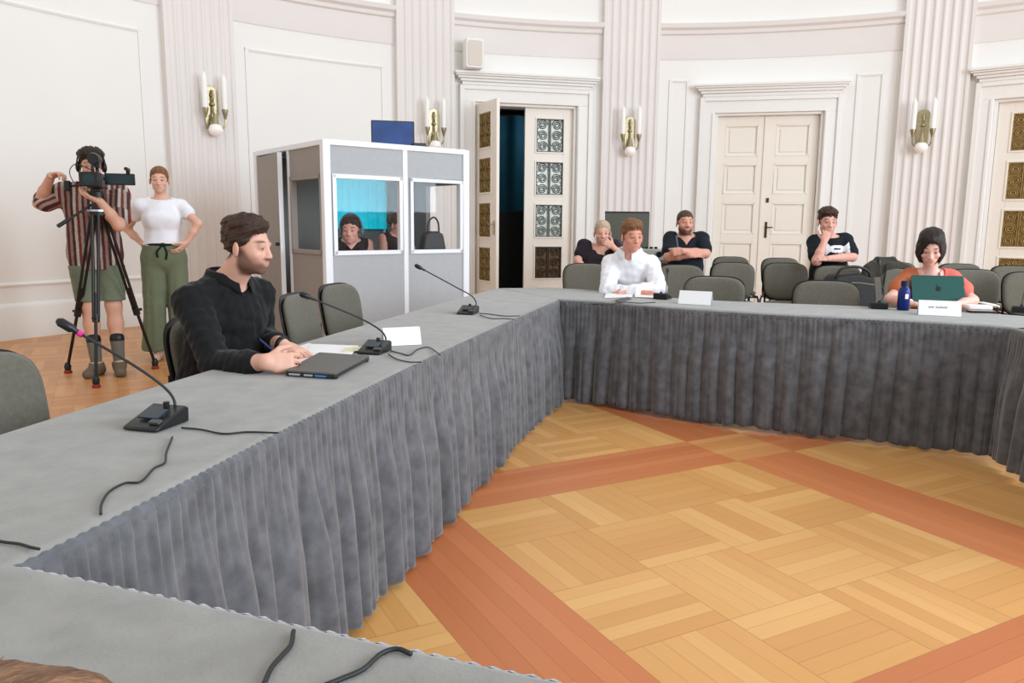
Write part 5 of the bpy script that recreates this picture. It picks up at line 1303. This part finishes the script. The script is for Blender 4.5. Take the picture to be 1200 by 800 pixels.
# --- standing woman
p = Person('woman in a white T-shirt and wide sage trousers standing with hands on hips', (-3.20, 7.08, 0), math.radians(180+22), 1.01, True, skin=(0.87, 0.68, 0.59), h=0.0065)
p.standing(0.085)
p.arm('R', p.L(at(149, 268, y=7.22)), p.L(at(166, 285, y=7.18)), p.D((0.55, -0.4, -0.7)), p.D((0.9, 0.1, 0.2)), p.D((0, -0.9, -0.4)), (20, 20, 20, 20), (10, 10))
p.arm('L', p.L(at(232, 262, y=7.06)), p.L(at(219, 284, y=7.02)), p.D((-0.6, -0.3, -0.7)), p.D((-0.9, 0.1, 0.2)), p.D((0, -0.9, -0.4)), (20, 20, 20, 20), (10, 10))
p.J['toeR'] = p.J['ankleR']+V(0.02, 0.14, -0.055); p.J['toeL'] = p.J['ankleL']+V(-0.02, 0.14, -0.055)
p.build(head=(-3, -3, 0), hs=0.95, scalp=(0.46, 0.30, 0.19), zl=[-0.075, -0.06, -0.025, 0.002, 0.018, 0.05, 0.068], face=dict(brow=(0.45, 0.30, 0.22), flush=0.5))
J = p.J; tuck = 1.035*p.sz
p.cloth('t_shirt', torso_shirt(p, 0.014)+p.sleeve('R', 0.38, 0.018, 0.026)+p.sleeve('L', 0.38, 0.018, 0.026), whitecot, [lambda X, Y, Z: tuck-Z, neckhole(p, 0.03, 0.062)], wrinkle=0.004)
P_ = [(q, 0.016) for q in p.P['torso'][:2]]
for q, sg in (('R', 1), ('L', -1)):
    k_ = p.J['knee'+q]; a = p.J['ankle'+q]
    P_ += [(rc(p.J['hip'+q], k_+V(sg*0.015, 0, 0), 0.105, 0.098, 0.03), 0), (rc(k_+V(sg*0.015, 0, 0), a+V(sg*0.03, 0, 0.03), 0.098, 0.112, 0.01), 0)]
p.cloth('wide_trousers', P_, greentr, [lambda X, Y, Z: Z-tuck-0.012, lambda X, Y, Z: 0.085-Z], wrinkle=0.004, wf=20, fold=lambda X, Y, Z: 0.005*np.sin(X*95+Z*3)*np.clip((0.85-Z)/0.5, 0, 1))
b = MB(); b.tube([V(0.150*math.cos(a), 0.118*math.sin(a)+0.004, tuck+0.012) for a in np.linspace(0, 2*math.pi, 40)], 0.017, 8); bl = b.build('belt', cloth_mat('dark_green_sash', (0.10, 0.15, 0.11)), p.root, smooth=True)
kn = MB(); kn.ball((0.0, 0.128, tuck+0.01), (0.032, 0.018, 0.02)); kn.tube(smooth_path([(0.01, 0.13, tuck), (0.05, 0.14, tuck-0.05), (0.045, 0.14, tuck-0.10)], 4), 0.010, 8); kn.tube(smooth_path([(-0.01, 0.13, tuck), (-0.03, 0.14, tuck-0.06), (-0.02, 0.14, tuck-0.12)], 4), 0.010, 8); kn.build('sash_knot', MATS['dark_green_sash'], bl, smooth=True)
p.shoes(mat('cream_shoe', (0.80, 0.68, 0.58), 0.6), 0.008, high=-0.02)
p.hair((0.42, 0.26, 0.16), 'tied', 0.006, 0.010, 0.003, 160, 12, (0.56, 0.38, 0.24), zl=[-0.075, -0.06, -0.025, 0.002, 0.018, 0.05, 0.068])

# --- man in white shirt
p = Person('man in a white shirt leaning on folded arms at the back table', (0.98, 6.62, 0), yaw_of((-0.30, -0.95)), 1.10, skin=(0.83, 0.58, 0.50), h=0.006)
p.seated(lean=0.24, slump=0.05, foot_y=0.30, knee_y=0.40)
p.J['head'] = p.L(at(741, 277, y=6.10))
p.J['neck'] = p.L(at(738, 295, y=6.21)); p.J['chest'] = p.L(at(739, 326, y=6.32))
for q, (x, y, d) in (('R', (716, 309, 6.30)), ('L', (763, 311, 6.22))): p.J['sh'+q] = p.L(at(x, y, y=d))
p.arm('R', p.L(at(712, 341, y=6.06)), p.L(at(748, 343, y=5.90)), p.D((0.9, 0.0, 0.05)), p.D((0, -0.2, -1)), p.D((0, -0.9, 0.1)), (35, 35, 35, 35), (10, 10))
p.arm('L', p.L(at(772, 338, y=6.02)), p.L(at(740, 341, y=5.97)), p.D((-0.9, 0.1, 0.0)), p.D((0, -0.2, -1)), p.D((0, -0.9, 0.1)), (35, 35, 35, 35), (10, 10))
p.build(head=(30, -6, 2), hs=0.885, scalp=(0.44, 0.30, 0.2), zl=[-0.07, -0.06, -0.02, 0.005, 0.015, 0.050, 0.064], face=dict(flush=0.9, brow=(0.45, 0.30, 0.22)))
p.cloth('shirt', torso_shirt(p, 0.015, 0.02)+p.sleeve('R', 1.96, 0.015, 0.014)+p.sleeve('L', 1.96, 0.015, 0.014), whitecot, [lambda X, Y, Z: p.J['pelvis'][2]-0.06-Z, neckhole(p, 0.05, 0.062, v=0.05)], wrinkle=0.007, wf=60)
p.collar(whitecot, 0.066, hgt=0.036); p.legs_(darktr); p.shoes(blackshoe)
p.hair((0.42, 0.28, 0.18), 'short', 0.010, 0.022, 0.008, 200, 9, (0.54, 0.37, 0.24), zl=[-0.07, -0.06, -0.02, 0.005, 0.015, 0.050, 0.064])

# --- elderly woman
q0 = at(698, 300, y=8.55)
p = Person('elderly woman with cropped grey hair in a dark top, hand at her mouth', (q0[0]-0.02, 8.60, 0), yaw_of((0.10, -1)), 1.10, True, skin=(0.86, 0.66, 0.58), h=0.0066)
p.seated(seat=0.46, lean=0.08)
p.J['head'] = p.L(at(706, 273, y=8.44)); p.J['neck'] = p.L(at(703, 289, y=8.52)); p.J['chest'] = p.L(at(700, 306, y=8.50)); p.J['waist'] = (p.J['chest']+p.J['pelvis'])/2
for q, (x, y, d) in (('R', (684, 287, 8.50)), ('L', (720, 287, 8.50))): p.J['sh'+q] = p.L(at(x, y, y=d))
p.arm('R', p.L(at(677, 305, y=8.40)), p.L(at(690, 322, y=8.22)), p.D((0.8, -0.4, -0.1)), p.D((0, 0, -1)), p.D((0, -1, 0.2)), (30,)*4)
p.arm('L', p.L(at(734, 303, y=8.22)), p.L(at(718, 289, y=8.18)), p.D((-0.75, 0.25, 0.50)), p.D((-0.2, 0.85, -0.1)), p.D((0, 0.2, 1)), (50, 52, 55, 58), (15, 15))
p.build(head=(-8, -3, 0), hs=0.97, scalp=(0.74, 0.64, 0.55), face=dict(brow=(0.62, 0.52, 0.45), flush=0.6))
p.cloth('top', torso_shirt(p, 0.016, 0.03)+p.sleeve('R', 0.55, 0.018, 0.026)+p.sleeve('L', 0.55, 0.018, 0.026), cloth_mat('dark_plum_cotton', (0.17, 0.14, 0.17)), [lambda X, Y, Z: p.J['pelvis'][2]-0.08-Z, neckhole(p, 0.06, 0.064, v=0.06)], wrinkle=0.005)
p.legs_(darktr); p.shoes(blackshoe)
p.hair((0.70, 0.60, 0.51), 'short', 0.006, 0.010, 0.004, 240, 14, (0.80, 0.71, 0.62))

# --- man with crossed arms
q0 = at(803, 300, y=8.45)
p = Person('bearded man in a navy V-neck T-shirt sitting with arms crossed', (q0[0], 8.50, 0), yaw_of((-0.02, -1)), 1.12, skin=(0.84, 0.61, 0.53), h=0.0064)
p.seated(seat=0.47, lean=0.0)
p.J['head'] = p.L(at(803, 261, y=8.36)); p.J['neck'] = p.L(at(803, 276, y=8.42)); p.J['chest'] = p.L(at(804, 295, y=8.44)); p.J['waist'] = (p.J['chest']+p.J['pelvis'])/2
for q, (x, y, d) in (('R', (786, 280, 8.42)), ('L', (822, 280, 8.42))): p.J['sh'+q] = p.L(at(x, y, y=d))
p.arm('R', p.L(at(783, 301, y=8.24)), p.L(at(809, 299, y=8.10)), p.D((0.9, 0.10, 0.12)), p.D((0, 0.6, -0.6)), p.D((0, 0.3, 1)), (25,)*4)
p.arm('L', p.L(at(827, 297, y=8.24)), p.L(at(800, 294, y=8.08)), p.D((-0.9, 0.12, -0.15)), p.D((0, 0.9, -0.3)), p.D((0, -0.3, 1)), (50,)*4, (0, 0))
p.build(head=(4, 2, 0), hs=0.98, scalp=(0.33, 0.25, 0.21), face=dict(stubble=((0.30, 0.20, 0.16), 0.85, 0)))
p.cloth('t_shirt', torso_shirt(p, 0.018, 0.03)+p.sleeve('R', 0.70, 0.022, 0.028)+p.sleeve('L', 0.70, 0.022, 0.028), navy, [lambda X, Y, Z: p.J['pelvis'][2]-0.08-Z, neckhole(p, 0.04, 0.062, v=0.08)], wrinkle=0.005)
p.legs_(darktr); p.shoes(blackshoe)
p.hair((0.25, 0.19, 0.16), 'short', 0.003, 0.006, 0.002, 240, 16, (0.34, 0.26, 0.22))
st_ = p.cloth('bag_strap', [(rc(p.J['shR']+V(-0.04, 0.09, 0.03), p.J['chest']+V(0.10, 0.14, -0.05), 0.012, 0.012, 0), 0)], mat('strap_grey', (0.35, 0.36, 0.37), 0.6), wrinkle=0)

# --- young man, hand on his face
q0 = at(972, 305, y=8.35)
p = Person('young man in a dark logo T-shirt resting his face on his fist', (q0[0], 8.42, 0), yaw_of((-0.12, -1)), 1.10, skin=(0.86, 0.65, 0.58), h=0.0062)
p.seated(seat=0.46, lean=0.0)
p.J['head'] = p.L(at(970, 260, y=8.24)); p.J['neck'] = p.L(at(972, 277, y=8.32)); p.J['chest'] = p.L(at(973, 295, y=8.34)); p.J['waist'] = (p.J['chest']+p.J['pelvis'])/2
for q, (x, y, d) in (('R', (955, 284, 8.34)), ('L', (990, 282, 8.32))): p.J['sh'+q] = p.L(at(x, y, y=d))
p.arm('R', p.L(at(957, 306, y=8.04)), p.L(at(966, 283, y=8.05)), p.D((0.20, 0.05, 0.9)), p.D((0.2, 0.9, -0.1)), p.D((-0.5, 0.5, 0)), (75, 75, 75, 75), (30, 40))
p.arm('L', p.L(at(999, 301, y=8.16)), p.L(at(970, 303, y=7.98)), p.D((-0.9, 0.1, 0.0)), p.D((0, 0.5, -0.8)), p.D((0, 0.2, 1)), (35,)*4)
p.build(head=(2, -4, 0), hs=1.0, scalp=(0.19, 0.125, 0.10), face=dict(brow=(0.24, 0.16, 0.12)))
def logo(P, p=p):
    c = np.tile(np.array(lin((0.10, 0.125, 0.15))), (len(P), 1)); ce = p.J['chest']+V(-0.03, 0, 0.035)
    x = (P[:, 0]-ce[0])*-1/0.118; z = (P[:, 2]-ce[2])/0.085; fr = P[:, 1] > ce[1]+0.04
    # two interlocked arcs: one opening upward, one opening downward
    upc = 0.10+0.75*x**2-0.35; dnc = -0.10-0.75*x**2+0.35
    th = 0.20+0.22*np.abs(x)
    a = (np.abs(z-upc) < th) & (np.abs(x) < 1.0) & (z < 0.85); b = (np.abs(z-dnc) < th) & (np.abs(x) < 1.0) & (z > -0.85)
    hole = (np.abs(x) < 0.30) & (np.abs(z) < 0.10)
    m = ((a | b) & ~hole & fr)
    c[m] = lin((0.92, 0.93, 0.94)); return c
p.cloth('t_shirt', torso_shirt(p, 0.020)+p.sleeve('R', 0.72, 0.024, 0.03)+p.sleeve('L', 0.72, 0.024, 0.03), vcol, [lambda X, Y, Z: p.J['pelvis'][2]-0.08-Z, neckhole(p, 0.03, 0.062)], wrinkle=0.004, colour=logo, h=0.005)
p.legs_(darktr); p.shoes(blackshoe)
p.hair((0.19, 0.125, 0.10), 'short', 0.010, 0.026, 0.009, 200, 18, (0.30, 0.20, 0.15))

# --- woman with the laptop
p = Person('woman with a dark bob in a coral blouse typing at the teal laptop', (3.06, 5.56, 0), yaw_of((-0.28, -0.96)), 0.94, True, skin=(0.90, 0.70, 0.64), h=0.0056)
p.seated(lean=0.12, foot_y=0.30, knee_y=0.42)
p.J['head'] = p.L(at(1091, 290, y=5.33)); p.J['neck'] = p.L(at(1090, 318, y=5.42)); p.J['chest'] = p.L(at(1088, 338, y=5.47)); p.J['waist'] = (p.J['chest']+p.J['pelvis'])/2
for q, (x, y, d) in (('R', (1066, 324, 5.48)), ('L', (1114, 326, 5.40))): p.J['sh'+q] = p.L(at(x, y, y=d))
p.arm('R', p.L(at(1043, 350, y=5.34)), p.L(at(1068, 356, y=5.17)), p.D((0.75, -0.5, -0.05)), p.D((0, 0, -1)), p.D((0.6, 0.8, 0)), (25,)*4)
p.arm('L', p.L(at(1140, 352, y=5.24)), p.L(at(1118, 358, y=5.08)), p.D((-0.6, -0.3, -0.05)), p.D((0, 0, -1)), p.D((-0.6, 0.8, 0)), (25,)*4)
p.build(head=(-10, -24, 0), hs=1.03, scalp=(0.10, 0.075, 0.065), face=dict(flush=0.5, lips=(0.75, 0.42, 0.42), brow=(0.18, 0.13, 0.11)))
def coral(P, p=p):  # coral on one side of the chest, orange-brown on the other
    m = sstep(-0.05, 0.05, P[:, 0]-p.J['chest'][0])[:, None]
    return np.array(lin((0.85, 0.43, 0.39)))*(1-m)+np.array(lin((0.73, 0.41, 0.27)))*m
p.cloth('blouse', torso_shirt(p, 0.014)+p.sleeve('R', 0.55, 0.018, 0.034)+p.sleeve('L', 0.55, 0.018, 0.034), vcol, [lambda X, Y, Z: p.J['pelvis'][2]-0.08-Z, neckhole(p, 0.05, 0.060, v=0.12)], wrinkle=0.005, colour=coral)
p.collar(cloth_mat('pale_pink_collar', (0.90, 0.68, 0.66)), 0.066, hgt=0.05, openf=1.2, stand=0.7); p.legs_(darktr); p.shoes(blackshoe)
p.hair((0.10, 0.075, 0.065), 'bob', 0.012, 0.012, 0.004, 220, 20, (0.20, 0.15, 0.13))
J = p.J; u = unit(J['wrR']-J['elR']); MB().tube([J['wrR']-u*0.03, J['wrR']-u*0.012], 0.031, 16).build('wristwatch', paper, p.root, smooth=True)

# --- the two interpreters in the booth
for (lx, ly, lab, hd, hsx, top_c, hairc, tilt) in ((0.47, 0.50, 'interpreter with a headset in a dark sleeveless top behind the left booth window', True, 1.08, (0.13, 0.09, 0.09), (0.16, 0.10, 0.08), -24),
                                        (0.97, 0.56, 'interpreter in a brown sleeveless top, half hidden at the right of the left booth window', False, 1.04, (0.20, 0.15, 0.12), (0.30, 0.20, 0.14), 10)):
    q0 = inb(lx, ly, 0)
    p = Person(lab, tuple(q0), bang+math.pi+math.radians(tilt), 1.0, True, skin=(0.85, 0.62, 0.55), h=0.007)
    p.seated(seat=0.45 if hd else 0.50, lean=0.05, slump=0.02, foot_y=0.10, knee_y=0.34)
    for q in ('shR', 'shL', 'chest', 'neck'): p.J[q] += V(0, 0, 0.11 if q != 'neck' else 0.07)
    for q, sg in (('R', 1), ('L', -1)):
        p.arm(q, p.J['sh'+q]+V(sg*0.07, 0.06, -0.27), p.J['sh'+q]+V(-sg*0.03, 0.27, -0.20), (-sg*0.3, 0.9, -0.1), (0, 0, -1), (-sg, 0, 0), (25,)*4)
    p.build(head=(-14, -2, 0) if hd else (10, -14, 0), hs=hsx, face=dict(flush=0.6))
    p.cloth('sleeveless_top', torso_shirt(p, 0.012), cloth_mat('booth_top_%d' % hd, top_c), [lambda X, Y, Z: p.J['pelvis'][2]-0.08-Z, neckhole(p, 0.05, 0.066, v=0.05), lambda X, Y, Z: np.abs(X)-0.165+0*Z], wrinkle=0.004)
    p.legs_(darktr); p.shoes(blackshoe); p.hair(hairc, 'tied', 0.010, 0.014, 0.005, 220, 23, (hairc[0]*1.4, hairc[1]*1.4, hairc[2]*1.4))
    if hd:
        hp = MB(); hc, HR, k_ = p.J['head'], p.HR, p.hs
        hp.tube([hc+HR@(V(0.098*math.cos(a), -0.015, 0.02+0.128*math.sin(a))*k_) for a in np.linspace(-0.1, math.pi+0.1, 20)], 0.009, 8)
        for sg in (-1, 1): hp.ball(tuple(hc+HR@(V(sg*0.096, -0.012, -0.008)*k_)), (0.02, 0.04, 0.045))
        hp.build('headset', mat('headset_blue_grey', (0.35, 0.45, 0.52), 0.4), p.root, smooth=True)
    ch2 = dup(_first[0], tuple(inb(lx, ly, 0)), bang+math.pi+math.radians(tilt*0.3), 'grey chair inside the booth under the ' + ('headset-wearing' if hd else 'half-hidden') + ' interpreter')

# --- person right below the camera: only the crown of the hair shows
p = Person('person right below the camera, only a crown of fair brown hair showing', (-0.36, 0.02, 0), yaw_of((0.25, 1)), 0.92, skin=(0.84, 0.64, 0.55), h=0.007)
p.seated(seat=0.38, lean=0.16, slump=0.08)
p.J['head'] = p.L((-0.275, 0.330, 0.903))
for q, sg in (('R', 1), ('L', -1)): p.arm(q, p.J['sh'+q]+V(sg*0.06, 0.02, -0.26), p.J['sh'+q]+V(sg*0.0, 0.24, -0.26), (0, 1, -0.1), (0, 0, -1), (-sg, 0, 0), (25,)*4)
p.build(head=(0, -18, 0), scalp=(0.4, 0.28, 0.19)); p.cloth('sweater', torso_shirt(p, 0.018)+p.sleeve('R', 1.9, 0.018, 0.016)+p.sleeve('L', 1.9, 0.018, 0.016), cloth_mat('grey_sweater', (0.35, 0.34, 0.33)), [lambda X, Y, Z: p.J['pelvis'][2]-0.08-Z, neckhole(p, 0.03, 0.06)], wrinkle=0.004)
p.legs_(darktr); p.shoes(blackshoe)
hh = p.hair((0.36, 0.24, 0.16), 'short', 0.014, 0.02, 0.006, 220, 31, (0.58, 0.43, 0.32))
rng = random.Random(5); ws = MB()
for i in range(46):
    a = rng.uniform(0, 6.28); e = rng.uniform(0.1, 0.9); b0 = V(0.09*math.cos(a)*e, -0.02+0.11*math.sin(a)*e, 0.125-0.06*e*e)
    pts = [b0, b0+V(rng.uniform(-.02, .02), rng.uniform(-.01, .03), rng.uniform(.004, .02)), b0+V(rng.uniform(-.06, .06), rng.uniform(0, .06), rng.uniform(-0.005, .02))]
    ws.tube([p.J['head']+p.HR@(q*p.hs) for q in smooth_path(pts, 5)], 0.0004, 4)
ws.build('loose_strands', mat('fair_hair', (0.5, 0.36, 0.26), 0.5), hh)

# ------------------------------------------------------------------ tripod and video camera, jacket
tc_ = at(114, 236, y=6.06)
tri = thing('camera_tripod', 'black camera tripod with three spread legs before the cameraman', 'tripod', (tc_[0], tc_[1], 0), 0)
loc_ = lambda q: tuple(np.array(q)-V(tc_[0], tc_[1], 0)); feet = [at(80, 437, z=0.0), at(113, 454, z=0.0), at(182, 432, z=0.0)]
zt = tc_[2]-0.075; carbon = mat('tripod_carbon', (0.09, 0.085, 0.08), 0.4); redm = mat('red_rubber', (0.55, 0.14, 0.10), 0.6)
MB().lathe([(0.05, zt-0.05), (0.07, zt-0.03), (0.07, zt+0.0), (0.045, zt+0.02), (0.04, zt+0.07), (0.055, zt+0.08), (0.055, zt+0.145)], (0, 0, 0), 20).build('tripod_head', carbon, tri, auto=40)
MB().lathe([(0.028, zt-0.005), (0.075, zt-0.002), (0.075, zt+0.012), (0.028, zt+0.016)], (0, 0, 0), 20).build('level_ring', mat('pale_metal', (0.75, 0.76, 0.78), 0.3, 0.7), tri, auto=40)
for f_ in feet:
    fl_ = V(*loc_(f_)); d = unit(fl_*V(1, 1, 0)); topp = d*0.06+V(0, 0, zt-0.03); sdv = V(-d[1], d[0], 0); lg_ = MB()
    kn_ = topp*0.40+fl_*0.60
    for sg in (-1, 1): lg_.tube([topp+sdv*sg*0.022, kn_+sdv*sg*0.018], 0.012, 8)
    lg_.tube([topp*0.55+fl_*0.45, fl_+V(0, 0, 0.05)], 0.013, 8)
    o = lg_.build('leg', carbon, tri, auto=50)
    k_ = MB(); k_.tube([kn_-unit(fl_-topp)*0.03, kn_+unit(fl_-topp)*0.03], 0.028, 10); k_.tube([kn_, kn_+d*0.06+V(0, 0, 0.01)], 0.012, 8); k_.build('leg_clamp', carbon, o, auto=50)
    ft = MB(); ft.lathe([(0.030, 0.0), (0.032, 0.015), (0.020, 0.03)], tuple(fl_), 14); ft.build('rubber_foot', redm, o, auto=50); MB().lathe([(0.024, 0.028), (0.028, 0.06), (0.016, 0.09)], tuple(fl_), 12).build('foot_joint', carbon, o, auto=50)
hd_ = MB(); a = V(-0.03, 0.0, zt+0.06); e = np.array(loc_(at(68, 265, y=5.80))); hd_.tube([a, a*0.3+e*0.7], 0.009, 8); hd_.tube([a*0.3+e*0.7, e], 0.015, 10); hd_.build('pan_handle', carbon, tri, auto=50)
cm = thing('video_camera', 'black shoulder video camera on the tripod with side screen and round viewfinder', 'video camera', (tc_[0], tc_[1], zt+0.145), math.radians(-72))
# local: +x is the way the lens points
cm.scale = (0.88, 0.88, 0.88)
vdark = mat('camera_body_black', (0.07, 0.08, 0.085), 0.4); vteal = mat('camera_screen_teal', (0.07, 0.17, 0.20), 0.2)
MB().box((-0.02, 0, 0.10), (0.26, 0.12, 0.13)).build('body', vdark, cm, bevel=0.012); MB().box((-0.02, 0, 0.015), (0.16, 0.08, 0.03)).build('mount_plate', carbon, cm, bevel=0.004)
def xl(prof, y, z): return MB().lathe(prof, (0, y, z), 20, Matrix.Rotation(math.radians(90), 3, 'Y'))
ln = xl([(0.048, 0.10), (0.050, 0.16), (0.044, 0.17), (0.052, 0.20), (0.058, 0.26), (0.05, 0.262)], 0, 0.10).build('lens', vdark, cm, auto=40)
hd2 = MB(); hd2.box((0.275, 0, 0.10), (0.05, 0.15, 0.12)); hd2.build('matte_box', vdark, ln, bevel=0.006); xl([(0.045, 0.3005), (0.02, 0.303), (0.002, 0.304)], 0, 0.10).build('front_glass', vteal, ln, auto=40)
h_ = MB(); h_.tube(smooth_path([(0.10, 0, 0.165), (0.09, 0, 0.225), (-0.08, 0, 0.225), (-0.10, 0, 0.165)], 5), 0.014, 10); h_.build('top_handle', vdark, cm, smooth=True)
xl([(0.05, -0.08), (0.055, 0.02), (0.045, 0.07)], 0.0, 0.285).build('viewfinder', vdark, cm, auto=40); MB().box((0.03, 0.03, 0.235), (0.05, 0.03, 0.05)).build('viewfinder_bracket', vdark, cm)
sc_ = MB().box((0.04, 0.20, 0.115), (0.035, 0.24, 0.10)).build('side_screen', vdark, cm, bevel=0.006); MB().box((0.0595, 0.20, 0.115), (0.004, 0.21, 0.08)).build('screen_face', vteal, sc_)
MB().box((0.05, 0.085, 0.115), (0.03, 0.03, 0.03)).build('screen_hinge', vdark, cm); MB().tube([(0.02, 0.27, 0.20), (0.17, 0.27, 0.20)], 0.016, 12).build('microphone', vdark, cm); MB().box((0.06, 0.27, 0.178), (0.03, 0.03, 0.03)).build('microphone_clip', vdark, cm)
MB().box((-0.20, 0, 0.10), (0.10, 0.09, 0.11)).build('battery', vdark, cm, bevel=0.006); MB().tube(smooth_path([(-0.10, -0.05, 0.20), (-0.05, -0.16, 0.24), (0.0, -0.20, 0.16), (0.02, -0.14, 0.04), (0.0, -0.05, 0.03)], 6), 0.004, 6).build('cable', cable_m, cm, smooth=True); MB().box((0.02, -0.22, 0.05), (0.06, 0.05, 0.09)).build('grip', vdark, cm, bevel=0.012); MB().tube([(0.02, -0.2, 0.05), (0.0, -0.05, 0.06)], 0.01, 8).build('grip_arm', carbon, cm)
# dark olive jacket over the chair back left of the woman with the laptop
q = at(1036, 305, y=7.62)
jk = thing('jacket', 'dark olive jacket hung over the chair left of the woman with the laptop', 'jacket', (q[0], q[1]-0.02, 0.86), 0.12)
v = Vol((-0.36, -0.16, -0.55), (0.36, 0.16, 0.16), 0.0075)
for pr_ in (ec((-0.12, 0.0, 0.03), (0.12, 0.0, 0.03), (0.07, 0.06), (0.07, 0.06), (0, 0, 1), 0.03), ec((0, -0.06, 0.03), (0, -0.075, -0.42), (0.20, 0.045), (0.25, 0.05), (0, 1, 0), 0.04), ec((0, 0.05, 0.02), (0, 0.06, -0.36), (0.20, 0.04), (0.23, 0.045), (0, 1, 0), 0.04),
            rc((0.20, -0.05, 0.0), (0.27, -0.08, -0.36), 0.055, 0.05, 0.03), rc((-0.20, -0.05, 0.0), (-0.27, -0.07, -0.34), 0.055, 0.05, 0.03), rc((-0.08, 0.0, 0.09), (0.08, 0.0, 0.09), 0.035, 0.035, 0.02)): v.add(pr_)
g = v.whole(); v.d = (v.d+0.008*snoise(g[0], g[1], g[2]*0.5, 32, 41, 6)+0.004*snoise(g[0], g[1], g[2], 70, 4, 5)).astype(np.float32)
sdf_obj('cloth', v, jk, cloth_mat('olive_jacket', (0.23, 0.22, 0.19), noise=0.15))
MB().tube(smooth_path([(-0.05, -0.115, 0.06), (-0.08, -0.135, -0.15), (-0.10, -0.135, -0.40)], 5), 0.008, 6).build('trim', mat('jacket_trim', (0.14, 0.13, 0.11), 0.7), jk, smooth=True)
